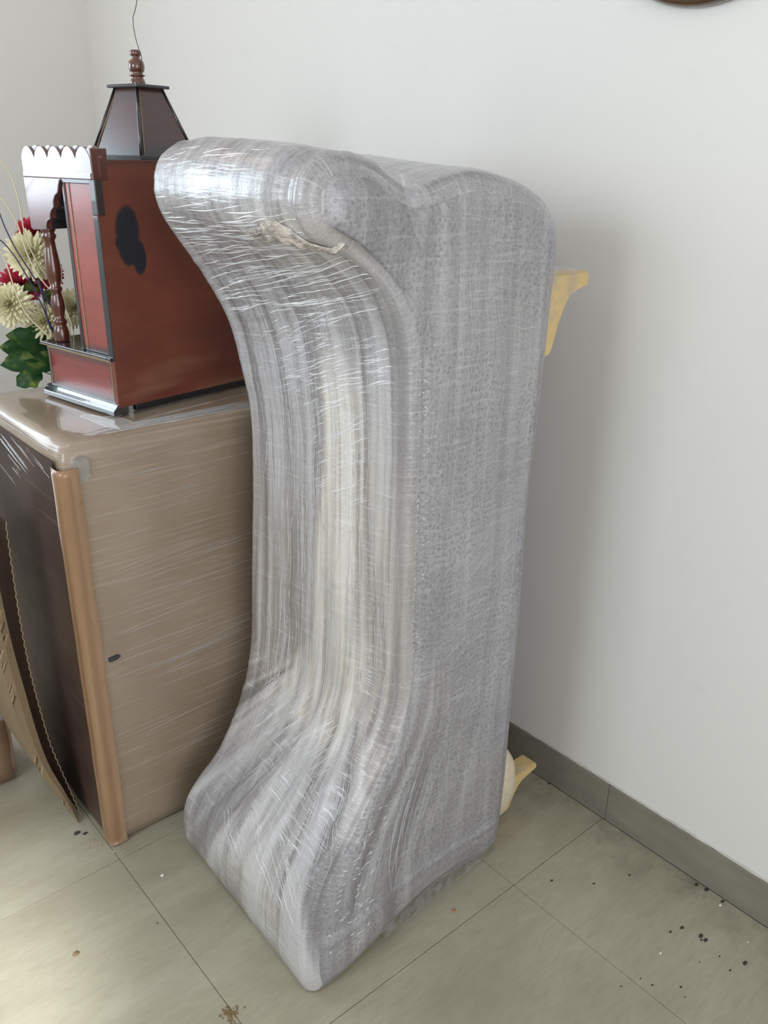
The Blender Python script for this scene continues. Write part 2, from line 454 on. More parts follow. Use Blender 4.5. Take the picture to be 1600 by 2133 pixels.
layers = [(s_[0], s_[1]) for s_ in steps]
layers += [(0, RR + (DEP-2*RR)*k/NYY) for k in range(1, NYY)]
layers += [(s_[0], DEP - s_[1]) for s_ in reversed(steps)]
rings = []; ringco = []
for ins, yo in layers:
    w_ = yo/DEP
    P = loop(w_)
    if ins > 0: P = inset(P, ins)
    ringco.append([Vector((p.x, YF+yo, max(0.0005, p.z))) for p in P])
arc = [0]
P0 = ringco[len(layers)//2]
for i in range(1, NLOOP): arc.append(arc[-1] + (P0[i]-P0[i-1]).length)
for li, P in enumerate(ringco):
    ring = []
    for i, p in enumerate(P):
        a, b = P[(i-2) % NLOOP], P[(i+2) % NLOOP]
        t_ = (b-a).normalized(); nrm = Vector((-t_.z, 0, t_.x))
        k = kind_of(i)
        yo = layers[li][1]
        fade = sm(0, RR, yo)*sm(DEP, DEP-RR, yo)
        kk = k
        d = body_disp(p, nrm, kk, arc[i])*fade
        if k in ('bottom', 'right'): d = 0.0
        if k == 'top': d *= min(1, min(i-NL+1, NL+NTp-i)/8)
        if k == 'left': d *= min(1, i/14, (NL-i)/8)
        q = p + nrm*d
        if k == 'left': q.y -= 0.0
        q.z = max(0.0005, q.z)
        v = bm.verts.new(q)
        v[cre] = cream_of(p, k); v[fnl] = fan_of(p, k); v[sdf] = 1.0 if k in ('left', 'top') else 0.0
        vinfo[v] = (arc[i], yo)
        ring.append(v)
    rings.append(ring)
for li in range(len(rings)-1):
    a, b = rings[li], rings[li+1]
    for i in range(NLOOP):
        j = (i+1) % NLOOP
        f = bm.faces.new((a[i], a[j], b[j], b[i]))
        for lp in f.loops:
            u, v_ = vinfo[lp.vert]
            if j == 0 and lp.vert in (a[j], b[j]): u = arc[-1] + 0.008
            lp[uvl].uv = (u, v_)
# end faces as Coons patches
def coons(ring, ysign, yv, dispkind):
    Lc = [ring[i] for i in range(NL)]
    Tc = [ring[NL-1+i] for i in range(NTp)]
    Rc = [ring[2*NL+NTp-3-i] for i in range(NL)]
    Bc = [ring[0]] + [ring[NLOOP-i] for i in range(1, NTp-1)] + [Rc[0]]
    grid = [[None]*NL for _ in range(NTp)]
    for i in range(NTp):
        u = i/(NTp-1)
        for j in range(NL):
            v_ = j/(NL-1)
            if i == 0: grid[i][j] = Lc[j]; continue
            if i == NTp-1: grid[i][j] = Rc[j]; continue
            if j == 0: grid[i][j] = Bc[i]; continue
            if j == NL-1: grid[i][j] = Tc[i]; continue
            A = Lc[j].co*(1-u) + Rc[j].co*u
            B = Bc[i].co*(1-v_) + Tc[i].co*v_
            C = (Lc[0].co*(1-u) + Rc[0].co*u)*(1-v_) + (Lc[NL-1].co*(1-u) + Rc[NL-1].co*u)*v_
            p = A + B - C
            e = min(1, min(i, NTp-1-i)/5)*min(1, min(j, NL-1-j)/10)
            p.y = yv
            d = body_disp(p, None, dispkind, 0)*e if dispkind else 0
            p.y += ysign*(d + 0.006*e)
            v = bm.verts.new(p); v[cre] = cream_of(p, dispkind); v[fnl] = fan_of(p, dispkind); v[sdf] = 0.0
            grid[i][j] = v
    for i in range(NTp-1):
        for j in range(NL-1):
            q = (grid[i][j], grid[i+1][j], grid[i+1][j+1], grid[i][j+1])
            f = bm.faces.new(q)
            for lp in f.loops: lp[uvl].uv = (lp.vert.co.z, lp.vert.co.x - 0.9)
    return grid
gridF = coons(rings[0], -1, YF, 'front')
coons(rings[-1], 1, YF+DEP, None)
settee = empty('wrapped_settee', (0.95, 1.23, 0))
tag(settee, 'tall grey settee standing on its end, wrapped in bubble wrap and clear stretch film', 'sofa')
for v in bm.verts:      # the wrap spreads over the floor at the front corner of the foot
    p = v.co
    k_ = sm(0.26, 0.0, p.z)*max(0.0, min(1.0, (1.42-p.y)/0.43))*math.exp(-((p.x-0.675)/(0.12 if p.x < 0.675 else 0.26))**2)
    p.y -= 0.032*k_; p.x -= 0.014*k_*math.exp(-((p.x-0.675)/0.10)**2); p.z = max(0.0005, p.z - 0.018*k_)
for v in bm.verts: v.co -= settee.location
bmesh.ops.recalc_face_normals(bm, faces=bm.faces)
left_co = [[rings[l][i].co.copy() for i in range(NL+NTp-1)] for l in range(len(rings))]
front_co = [[v.co.copy() for v in row] for row in gridF]
body = obj('wrapped_body', bm, M_film, settee, smooth=True, normals=False)

# raised tension lines and creases in the film, glints painted in as pale colour
t = NT('film_crease'); c = t.coord()
t.set(Base_Color=t.mix(t.noise(c, 40, 2), (0.62, 0.62, 0.64), (0.86, 0.86, 0.87)), Roughness=0.16, Specular_IOR_Level=0.8, Coat_Weight=0.8, Coat_Roughness=0.08)
M_crease = t.m
t = NT('film_crease_faint'); c = t.coord()
t.set(Base_Color=t.mix(t.noise(c, 40, 2), (0.40, 0.40, 0.41), (0.56, 0.56, 0.565)), Roughness=0.3, Specular_IOR_Level=0.5)
M_crease2 = t.m
def bil(G, a, b):
    a = min(max(a, 0), len(G)-1.001); b = min(max(b, 0), len(G[0])-1.001)
    i, j = int(a), int(b); fa, fb = a-i, b-j
    return (G[i][j]*(1-fa)+G[i+1][j]*fa)*(1-fb) + (G[i][j+1]*(1-fa)+G[i+1][j+1]*fa)*fb
def nrm_at(G, a, b, ref):
    du = bil(G, a+1, b)-bil(G, a-1, b); dv = bil(G, a, b+1)-bil(G, a, b-1)
    n_ = du.cross(dv)
    if n_.length < 1e-12: return ref
    n_.normalize()
    return n_ if n_.dot(ref) > 0 else -n_
def ridge(bm, G, path, r, ref):
    prev = None; n = len(path)
    for k, (a, b) in enumerate(path):
        p = bil(G, a, b); nn = nrm_at(G, a, b, ref)
        a2, b2 = path[min(k+1, n-1)]; a1, b1 = path[max(k-1, 0)]
        tg = bil(G, a2, b2)-bil(G, a1, b1)
        if tg.length < 1e-9: return
        tg.normalize(); sd = tg.cross(nn).normalized()
        e = math.sin(math.pi*(k+0.35)/(n-0.3))
        rr = r*max(0.15, e)
        cur = (bm.verts.new(p+sd*rr-nn*0.0004), bm.verts.new(p+nn*rr*1.1), bm.verts.new(p-sd*rr-nn*0.0004))
        if prev:
            bm.faces.new((prev[0], cur[0], cur[1], prev[1])); bm.faces.new((prev[1], cur[1], cur[2], prev[2]))
        prev = cur
rnd = random.Random(11)
LREF = Vector((-1, -0.2, 0.3))
nl_ = len(rings)
def li_of(y):   # metres behind the front -> layer index
    return 5 + (y-RR)/(DEP-2*RR)*NYY
b1 = bmesh.new()
def across_lines(n, i0, i1, y0, y1, l0, l1, r0, r1, slope):
    for _ in range(n):
        ii = rnd.uniform(i0, i1); y = rnd.uniform(y0, y1); L = rnd.uniform(l0, l1)
        s_ = slope + rnd.uniform(-0.07, 0.07)
        wob = rnd.uniform(-0.4, 0.4)
        N_ = max(5, int(L/0.009))
        path = [(li_of(min(DEP-0.03, max(0.012, y + L*(k/(N_-1)-0.5)))), ii + s_*L*100*(k/(N_-1)-0.5) + wob*math.sin(k*1.7/N_*3)) for k in range(N_)]
        ridge(b1, left_co, path, rnd.uniform(r0, r1), LREF)
def zi(z):      # height on the concave side -> index along the left outline
    best = min(range(20, NL-45), key=lambda i: abs(left_co[nl_//2][i].z - z)); return best
def ix(x, z):
    return min(range(20, NL+20), key=lambda i: (left_co[nl_//2][i].x+settee.location.x-x)**2 + (left_co[nl_//2][i].z-z)**2)
across_lines(100, zi(1.24), ix(.76, 1.36), 0.06, 0.42, 0.05, 0.20, 0.0005, 0.0014, -0.25)
across_lines(70, ix(.76, 1.36), ix(.712, 1.44), 0.08, 0.44, 0.04, 0.16, 0.0005, 0.0015, -0.15)
across_lines(25, ix(.712, 1.44), ix(.74, 1.50), 0.15, 0.44, 0.03, 0.12, 0.0004, 0.0010, -0.1)
across_lines(90, zi(1.08), zi(1.25), 0.14, 0.34, 0.02, 0.09, 0.0005, 0.0012, -0.45)
across_lines(80, zi(0.92), zi(1.10), 0.10, 0.24, 0.02, 0.07, 0.0004, 0.0010, -0.75)
across_lines(40, zi(1.12), zi(1.22), 0.04, 0.15, 0.03, 0.07, 0.0004, 0.0009, -0.35)
across_lines(110, zi(0.62), zi(0.92), 0.06, 0.20, 0.01, 0.04, 0.0003, 0.0005, -0.1)
across_lines(90, zi(0.38), zi(0.62), 0.02, 0.12, 0.02, 0.06, 0.0003, 0.0006, 0.0)
across_lines(90, zi(0.36), zi(0.47), 0.10, 0.36, 0.03, 0.09, 0.0004, 0.0010, -1.9)
across_lines(120, zi(0.23), zi(0.36), 0.04, 0.28, 0.02, 0.08, 0.0004, 0.0009, 0.2)
across_lines(50, 22, zi(0.22), 0.02, 0.30, 0.03, 0.12, 0.0003, 0.0006, 0.9)
o = obj('film_tension_lines', b1, M_crease, settee, smooth=True); o['kind'] = 'stuff'; o['label'] = 'stretched creases in the clear film, shine painted pale'
# lines up and down the seat side
b1 = bmesh.new()
for _ in range(170):
    i0 = rnd.uniform(zi(0.28), zi(1.0)); L = rnd.uniform(12, 70); y = rnd.uniform(0.02, 0.42)
    N_ = 14
    dr = rnd.uniform(-0.02, 0.02)
    path = [(li_of(y + dr*k/N_ + 0.002*math.sin(k*0.9)), min(NL-45, i0 + L*k/(N_-1))) for k in range(N_)]
    ridge(b1, left_co, path, rnd.uniform(0.0004, 0.0009), LREF)
for _ in range(60):   # fan at the foot
    y0 = rnd.uniform(0.05, 0.22); y1 = y0 + (y0-0.12)*1.6 + rnd.uniform(-0.03, 0.03)
    ia, ib = zi(0.46)+rnd.uniform(-8, 5), rnd.uniform(26, 44)
    path = [(li_of(min(0.43, max(0.012, y0 + (y1-y0)*k/17))), ia+(ib-ia)*k/17) for k in range(18)]
    ridge(b1, left_co, path, rnd.uniform(0.0005, 0.0011), LREF)
# front: nearly level turns high up, slanting turns lower down, drawn folds
FREF = Vector((0, -1, 0))
def fidx(x, z):
    best = None; bd = 9
    tx, tz = x-settee.location.x, z
    for i in range(0, NTp, 2):
        for j in range(0, NL, 3):
            c_ = front_co[i][j]; d = (c_.x-tx)**2 + (c_.z-tz)**2
            if d < bd: bd = d; best = (i, j)
    return best
def fline(x0, z0, x1, z1, r, bow=0.0):
    (a0, b0), (a1, b1_) = fidx(x0, z0), fidx(x1, z1)
    if abs(a0-a1)+abs(b0-b1_) < 3: return
    N_ = 16
    path = [(a0+(a1-a0)*k/(N_-1), b0+(b1_-b0)*k/(N_-1)+bow*math.sin(math.pi*k/(N_-1))) for k in range(N_)]
    ridge(b1, front_co, path, r, FREF)
for k in range(22):
    z = 0.96 + 0.45*k/21 + rnd.uniform(-.008, .008); x0 = rnd.uniform(0.90, 1.04)
    fline(x0, z+0.012, min(1.235, x0+rnd.uniform(.16, .34)), z-0.012+rnd.uniform(-.008, .008), rnd.uniform(.0003, .0006), rnd.uniform(-1, 1))
for k in range(46):
    x0 = rnd.uniform(0.93, 1.12); z0 = rnd.uniform(0.45, 0.98); L = rnd.uniform(0.05, 0.17)
    fline(x0, z0, min(1.235, x0+L), z0+L*0.48, rnd.uniform(.0003, .0005))
for k in range(60):
    x0 = rnd.uniform(0.91, 1.22); z0 = rnd.uniform(0.15, 1.2); L = rnd.uniform(0.08, 0.4)
    fline(x0, z0, x0+rnd.uniform(-.01, .01), min(1.38, z0+L), rnd.uniform(.0003, .0006))
for k in range(34):
    x0 = rnd.uniform(0.74, 0.95); z0 = rnd.uniform(0.10, 0.16); L = rnd.uniform(0.1, 0.35)
    fline(x0, z0, x0+0.22*L+rnd.uniform(0, .03), z0+L, rnd.uniform(.0004, .0008))
b2_ = b1; b1 = bmesh.new()
for k in range(170):  # short dashes added to stand in for glints
    if k < 90: x0, z0 = rnd.gauss(0.77, 0.035), rnd.uniform(0.07, 0.36); x0 += 0.20*(z0-0.2)
    else: x0, z0 = rnd.gauss(0.925, 0.02), rnd.uniform(0.6, 1.22)
    if x0 < 0.70: continue
    L = rnd.uniform(0.004, 0.010); an = rnd.uniform(-0.4, 0.9)
    (a0, b0) = fidx(x0, z0)
    a0 += rnd.uniform(-1.5, 1.5); b0 += rnd.uniform(-1.5, 1.5)
    ridge(b1, front_co, [(a0+q*L*190*math.cos(an)/4, b0+q*L*180*math.sin(an)/4) for q in range(5)], rnd.uniform(.0006, .0011), FREF)
o = obj('film_glints', b1, M_crease, settee, smooth=True); o['kind'] = 'stuff'; o['label'] = 'pale dashes added as glints on the film'
b1 = b2_
o = obj('film_folds', b1, M_crease2, settee, smooth=True); o['kind'] = 'stuff'; o['label'] = 'dull drawn folds in the film'

# the air bubbles of the wrap, standing proud
t = NT('bubble_film'); c = t.coord()
t.set(Base_Color=t.mix(t.noise(c, 30, 3), (0.24, 0.235, 0.245), (0.40, 0.39, 0.40)), Roughness=0.22, Coat_Weight=0.7, Coat_Roughness=0.08, Specular_IOR_Level=0.6)
t.set(Alpha=0.26)
M_bub = t.m
b = bmesh.new()
def dome(G, a, b_, r_, h, ref):
    p = bil(G, a, b_); nn = nrm_at(G, a, b_, ref)
    u = nn.orthogonal().normalized(); v = nn.cross(u)
    r1 = [b.verts.new(p + (u*math.cos(k*math.pi/4)+v*math.sin(k*math.pi/4))*r_ - nn*0.0004) for k in range(8)]
    r2 = [b.verts.new(p + (u*math.cos(k*math.pi/4)+v*math.sin(k*math.pi/4))*r_*0.62 + nn*h*0.8) for k in range(8)]
    top_ = b.verts.new(p + nn*h)
    for k in range(8):
        b.faces.new((r1[k], r1[(k+1) % 8], r2[(k+1) % 8], r2[k])); b.faces.new((r2[k], r2[(k+1) % 8], top_))
for jj in range(6, NL-6, 2):
    for aa in range(1, NTp-1, 2):
        a_ = aa + (0.5*(jj % 4)); p = bil(front_co, a_, jj)
        q = noise.noise(p*7)
        if q < -0.05 or rnd.random() < 0.3: continue
        dome(front_co, a_+rnd.uniform(-.45, .45), jj+rnd.uniform(-.5, .5), 0.0038, 0.0005+0.0009*max(0, q+0.1), FREF)
o = obj('air_bubbles', b, M_bub, settee, smooth=True); o['kind'] = 'stuff'; o['label'] = 'round air bubbles of the bubble wrap'

# loose sheets of film
t = NT('loose_clear_film'); c = t.coord()
t.set(Base_Color=(0.50, 0.50, 0.52), Roughness=0.12, Transmission_Weight=0.0, Specular_IOR_Level=0.9, Coat_Weight=0.6, Coat_Roughness=0.06)
t.set(Alpha=t.rng(t.noise(c, 45, 4), 0.35, 0.7, 0.05, 0.38))
t.set(Normal=t.bump(t.noise(t.map(c, (1, 1, 0.3)), 60, 3), 0.9, 0.004))
M_loose = t.m
def sheet(bm, rows, jit=0.0):
    V = [[bm.verts.new(Vector(p)+Vector((noise.noise(Vector(p)*60), noise.noise(Vector(p)*60+Vector((5, 0, 0))), noise.noise(Vector(p)*60+Vector((0, 9, 0)))))*jit) for p in r_] for r_ in rows]
    for a, b in zip(V, V[1:]):
        for i in range(len(a)-1): bm.faces.new((a[i], a[i+1], b[i+1], b[i]))
def loc_rows(rows, o=None):
    o = o or settee.location
    return [[Vector(p)-o for p in r_] for r_ in rows]
def dense(A, B, n, m_, bulge=Vector((0, 0, 0))):
    A = catmull(A, n); B = catmull(B, n)
    return [[A[i].lerp(B[i], k/(m_-1)) + bulge*math.sin(math.pi*k/(m_-1)) for i in range(n)] for k in range(m_)]
b = bmesh.new()
sheet(b, loc_rows(dense([(.868, .984, 1.478), (.868, .972, 1.455), (.875, .966, 1.42), (.905, .974, 1.375)],
                        [(.872, .984, 1.478), (.897, .962, 1.462), (.910, .958, 1.43), (.912, .974, 1.372)], 22, 8, Vector((0, -.006, 0)))), 0.002)
o = obj('film_flap', b, M_loose, settee, smooth=True); o['label'] = 'loose torn flap of clear film'
b = bmesh.new()
sheet(b, loc_rows(dense([(.86, .968, .002), (.92, .972, .002), (1.00, .978, .002), (1.10, .984, .003), (1.16, .988, .006)],
                        [(.84, .968, .034), (.92, .972, .044), (1.00, .979, .052), (1.10, .985, .045), (1.18, .9875, .030)], 40, 6)), 0.0)
o = obj('film_hem', b, M_loose, settee, smooth=True); o['label'] = 'clear film bridging the hollow at the foot'

# torn pinch of pale fabric and paper under the rolled arm
t = NT('torn_cream_fabric'); c = t.coord()
t.set(Base_Color=t.mix(t.rng(t.noise(c, 45, 5, 0.7), 0.40, 0.60), (0.30, 0.27, 0.25), (0.60, 0.53, 0.46)), Roughness=0.4, Coat_Weight=0.5, Coat_Roughness=0.15)
t.set(Normal=t.bump(t.noise(t.map(c, (1, 1, 3)), 120, 4), 0.8, 0.003))
M_rag = t.m
b = bmesh.new()
rows = []
for k in range(14):
    f = k/13; row = []
    for i in range(34):
        g_ = i/33                                      # 0 deep on the roll, 1 at the front edge
        y = 0.150*(1-g_)**0.8 + 0.010
        wd = 0.7 + 3.6*gs(g_, 0.58, 0.30) + 1.6*noise.noise(Vector((g_*11, 0, 7)))*math.sin(math.pi*g_)
        ii = ix(.735, 1.395) + 1.5 - 8.0*sm(0.5, 1.0, g_)*g_ + (f-0.5)*2*wd + 0.5*noise.noise(Vector((g_*30, f*3, 1)))
        p = bil(left_co, li_of(max(y, 0.001)), ii); nn = nrm_at(left_co, li_of(max(y, 0.001)), ii, LREF)
        e = math.sin(math.pi*f)
        row.append(p + nn*(0.0012 + e*(0.001 + 0.011*abs(noise.noise(Vector((g_*9, f*4, 2))))+0.004*noise.noise(Vector((g_*26, f*9, 5))))))
    rows.append(row)
sheet(b, rows)
o = obj('torn_fabric', b, M_rag, settee, smooth=True); o['label'] = 'torn cream scrap pinched under the rolled arm'

# pale wooden feet pointing at the wall
M_wood = simple('pale_varnished_wood', (0.62, 0.45, 0.20), 0.45, var=0.18, scale=25)
def foot(y, zt, s_):
    P = [(1.235, zt), (1.30, zt), (1.418, zt+0.004*s_), (1.424, zt-0.006*s_), (1.422, zt-0.024*s_), (1.39, zt-0.026*s_), (1.368, zt-0.034*s_), (1.352, zt-0.055*s_), (1.340, zt-0.09*s_), (1.328, zt-0.14*s_), (1.318, zt-0.15*s_), (1.235, zt-0.15*s_)]
    pts = [Vector((x, 0, z)) for x, z in P]
    b_ = bmesh.new()
    o_ = settee.location
    prism(b_, pts, lambda p: Vector((p.x, y, p.z))-o_, lambda p: Vector((p.x, y+0.045, p.z))-o_)
    bmesh.ops.bevel(b_, geom=[e for e in b_.edges], offset=0.0025, segments=2, affect='EDGES')
    f = obj('foot', b_, M_wood, settee); return f
f1 = foot(1.045, 1.295, 1); f1['label'] = 'pale wooden foot sticking out near the top'
f2 = foot(1.052, 0.108, 0.62); f2['label'] = 'pale wooden foot sticking out near the floor'
foot(1.37, 1.295, 1); foot(1.37, 0.108, 0.62)
# film gathered over the feet
b = bmesh.new()
sheet(b, loc_rows(dense([(1.250, 1.0425, 1.330), (1.262, 1.0425, 1.296), (1.262, 1.0425, 1.24), (1.250, 1.0425, 1.15)],
                        [(1.262, 1.0425, 1.322), (1.395, 1.0425, 1.2965), (1.330, 1.0425, 1.22), (1.262, 1.0425, 1.14)], 24, 8)), 0.0005)
o = obj('film_gusset', b, M_loose, settee, smooth=True)
b = bmesh.new()
sheet(b, loc_rows(dense([(1.245, 1.05, .20), (1.25, 1.05, .16), (1.25, 1.05, .13), (1.25, 1.05, .115)],
                        [(1.262, 1.05, .19), (1.330, 1.05, .142), (1.375, 1.05, .128), (1.385, 1.05, .111)], 24, 8)), 0.001)
obj('film_gusset', b, M_loose, settee, smooth=True)
M_pad = simple('cream_padding', (0.58, 0.50, 0.38), 0.7, var=0.2, scale=80)
b = bmesh.new()
cp = Vector((1.250, 1.040, 0.150))-settee.location
bmesh.ops.create_uvsphere(b, u_segments=20, v_segments=14, radius=1)
for v in b.verts: v.co = Vector((v.co.x*0.056, v.co.y*0.042, v.co.z*0.100)) + cp + Vector((0, 0, 0.0)) + v.co*0.003*noise.noise(v.co*3)
obj('foot_padding', b, M_pad, settee, smooth=True)

# ------------------------------------------------------------ film wrapped carton
def carton_material():
    t = NT('kraft_board_under_film')
    geo = t.n('ShaderNodeNewGeometry'); pos = geo.outputs['Position']
    sx = t.n('ShaderNodeSeparateXYZ'); t.l(pos, sx.inputs[0]); X, Y, Z = sx.outputs
    streak = t.noise(t.map(pos, (4, 4, 150), (0, -0.06, 0)), 1.0, 4, 0.6, 0.3)
    streak2 = t.noise(t.map(pos, (6, 5, 230), (0, 0.05, 0)), 1.0, 3, 0.6, 0.2)
    big = t.noise(pos, 5, 3)
    base = t.mix(t.rng(big, 0.3, 0.7), (0.255, 0.186, 0.126), (0.315, 0.240, 0.170))
    base = t.mix(t.math('MULTIPLY', t.rng(streak, 0.54, 0.72), 0.32), base, (0.52, 0.46, 0.39))
    base = t.mix(t.math('MULTIPLY', t.rng(streak2, 0.56, 0.75), 0.30), base, (0.22, 0.165, 0.12))
    t.set(Base_Color=base, Roughness=0.42)
    b1 = t.bump(streak, 0.6, 0.0015)
    t.set(Normal=t.bump(streak2, 0.5, 0.0008, b1))
    t.set(Coat_Weight=0.8, Coat_Roughness=0.09, Coat_Normal=t.bump(t.math('ADD', streak, t.math('MULTIPLY', t.noise(pos, 14, 2), 0.6)), 0.5, 0.002))
    return t.m
M_carton = carton_material()
carton = empty('wrapped_carton', (0.92, 1.82, 0))
tag(carton, 'large brown carton wrapped in clear stretch film, standing behind the wrapped settee', 'box')
CX0, CX1, CY0, CY1, CZ1 = 0.532, 1.36, 1.572, 2.050, 0.984
bm = bmesh.new()
bmesh.ops.create_cube(bm, size=1)
for v in bm.verts:
    v.co = Vector(((CX0+CX1)/2+v.co.x*(CX1-CX0), (CY0+CY1)/2+v.co.y*(CY1-CY0), 0.001+CZ1/2+v.co.z*(CZ1-0.002)))
bmesh.ops.subdivide_edges(bm, edges=list(bm.edges), cuts=30, use_grid_fill=True)
def rbox(co, r):
    c_ = Vector((min(max(co.x, CX0+r), CX1-r), min(max(co.y, CY0+r), CY1-r), min(max(co.z, 0.001+r), CZ1-r)))
    d = co-c_
    return c_ + d.normalized()*r if d.length > 1e-6 else co
for v in bm.verts:
    p = rbox(v.co, 0.018)
    n3 = Vector((noise.noise(p*6), noise.noise(p*6+Vector((7, 0, 0))), noise.noise(p*6+Vector((0, 8, 0)))))
    top = sm(0.9, 0.97, p.z)
    p = p + n3*0.003*(1-top)*sm(0.02, 0.1, p.z)
    # crushed near top corner
    k_ = gs((p-Vector((CX0, CY0, CZ1))).length, 0, 0.07)
    p += Vector((0.012, 0.010, -0.012))*k_
    p.z = max(0.0005, p.z)
    v.co = p - carton.location
obj('carton_body', bm, M_carton, carton, smooth=True)
# added sheet over the left side, shade painted in as dark brown
t = NT('side_shade_paint'); c = t.coord()
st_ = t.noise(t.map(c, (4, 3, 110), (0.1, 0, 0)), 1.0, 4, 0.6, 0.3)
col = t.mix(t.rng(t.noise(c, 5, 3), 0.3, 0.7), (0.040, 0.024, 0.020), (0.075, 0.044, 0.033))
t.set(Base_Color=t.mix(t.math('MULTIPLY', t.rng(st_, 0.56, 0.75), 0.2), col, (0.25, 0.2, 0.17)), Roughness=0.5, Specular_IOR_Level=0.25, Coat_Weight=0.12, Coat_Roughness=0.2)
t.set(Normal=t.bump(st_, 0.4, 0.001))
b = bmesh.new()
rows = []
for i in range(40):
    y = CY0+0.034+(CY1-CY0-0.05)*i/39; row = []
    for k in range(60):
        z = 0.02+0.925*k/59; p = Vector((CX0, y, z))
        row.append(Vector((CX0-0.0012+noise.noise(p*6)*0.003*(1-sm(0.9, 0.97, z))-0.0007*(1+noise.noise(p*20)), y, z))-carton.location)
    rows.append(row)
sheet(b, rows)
o = obj('painted_shade_side', b, t.m, carton, smooth=True); o['label'] = 'side of the carton under the film, shade painted dark brown'
# corner guard of tan board
M_tan = simple('tan_corner_tape', (0.52, 0.315, 0.17), 0.35, var=0.12, scale=12, coat=0.8)
b = bmesh.new()
rows = []
for k in range(60):
    z = 0.004 + 0.93*k/59
    j_ = 0.0012*noise.noise(Vector((z*12, 1, 1)))
    wx = 0.036 + 0.002*noise.noise(Vector((z*8, 5, 1)))
    r_ = 0.016
    row = [(CX0-0.0035+j_, CY0+0.040, z), (CX0-0.0045+j_, CY0+r_, z)]
    for a in (0.2, 0.5, 0.8):
        row.append((CX0-0.0045+j_+r_*(1-math.cos(a*math.pi/2)), CY0-0.0045+r_*(1-math.sin(a*math.pi/2)), z))
    row += [(CX0+r_, CY0-0.0045, z), (CX0+wx, CY0-0.0035, z)]
    rows.append([Vector(p)-carton.location for p in row])
sheet(b, rows)
bmesh.ops.solidify(b, geom=list(b.faces), thickness=0.002)
o = obj('corner_tape', b, M_tan, carton, smooth=True); o['label'] = 'tan tape down the upright corner'
# film creases on the carton
b = bmesh.new()
def cline(x0, z0, x1, z1, r_, y=CY0-0.0030):
    pts = []
    for k in range(10):
        f = k/9; x = x0+(x1-x0)*f; z = z0+(z1-z0)*f
        n_ = Vector((noise.noise(Vector((x, CY0, z))*6), noise.noise(Vector((x, CY0, z))*6+Vector((7, 0, 0))), 0))
        pts.append(Vector((x, CY0+n_.y*0.003-0.0002, z))-carton.location)
    tube(b, pts, [r_*max(0.2, math.sin(math.pi*(k+.5)/10)) for k in range(10)], 4)
for _ in range(64):
    x0 = rnd.uniform(0.58, 0.80); L = rnd.uniform(0.06, 0.30); z = rnd.choice([rnd.uniform(0.80, 0.95), rnd.uniform(0.40, 0.56), rnd.uniform(0.1, 0.93), rnd.uniform(.60, .70)])
    cline(x0, z, x0+L, z+L*rnd.uniform(-0.02, 0.10), rnd.uniform(0.0002, 0.0006))
for _ in range(26):   # over the top edge
    x0 = rnd.uniform(0.60, 0.85); L = rnd.uniform(0.1, 0.3); y = CY0+rnd.uniform(0.015, 0.06)
    pts = [Vector((x0+L*k/7, y, CZ1+0.0003))-carton.location for k in range(8)]
    tube(b, pts, 0.0006, 4)
for _ in range(34):   # bright creases on the shadowed side
    y0 = rnd.uniform(1.60, 1.85); z0 = rnd.uniform(0.72, 0.965); L = rnd.uniform(0.04, 0.2)
    pts = [Vector((CX0-0.0012, y0+L*k/7, z0+L*0.25*k/7 if z0+L*0.25 < 0.965 else 0.965))-carton.location for k in range(8)]
    tube(b, pts, rnd.uniform(0.0004, 0.001), 4)
o = obj('film_creases', b, M_crease2, carton, smooth=True); o['kind'] = 'stuff'
# scrap of clear tape on the lid, scuffed corner, small hole
t = NT('clear_tape'); t.set(Base_Color=(0.74, 0.70, 0.66), Roughness=0.08, Coat_Weight=1.0, Alpha=0.55); M_ctape = t.m
b = bmesh.new()
P = [(.66, 1.630), (.648, 1.742), (.655, 1.748), (.672, 1.735), (.682, 1.705), (.698, 1.70), (.712, 1.672), (.715, 1.64), (.72, 1.602), (.672, 1.60)]
prism(b, [Vector((x, y, 0)) for x, y in P], lambda p: p+Vector((0, 0, CZ1+0.0016))-carton.location, lambda p: p+Vector((0, 0, CZ1-0.0002))-carton.location)
o = obj('tape_scrap', b, M_ctape, carton); o['label'] = 'shiny patch of clear tape on the lid'
M_dark = simple('dark_gap', (0.035, 0.035, 0.045), 0.7)
b = bmesh.new()
prism(b, [Vector((x, 0, z)) for x, z in [(.578, .497), (.600, .499), (.606, .494), (.598, .488), (.580, .487)]], lambda p: p+Vector((0, CY0-0.0035, 0))-carton.location, lambda p: p+Vector((0, CY0+0.002, 0))-carton.location)
o = obj('torn_hole', b, M_dark, carton); o['label'] = 'small dark tear in the front'
M_patch = simple('grey_scuff', (0.29, 0.265, 0.24), 0.4, var=0.3, scale=90, coat=0.6)
b = bmesh.new()
prism(b, [Vector((x, 0, z)) for x, z in [(.558, .940), (.563, .950), (.575, .955), (.588, .951), (.592, .938), (.590, .920), (.592, .908), (.580, .903), (.568, .908), (.560, .922)]], lambda p: p+Vector((0, CY0-0.0008, 0))-carton.location, lambda p: p+Vector((0, CY0+0.010, 0))-carton.location)
o = obj('scuffed_patch', b, M_patch, carton); o['label'] = 'greyish scuff by the top corner'

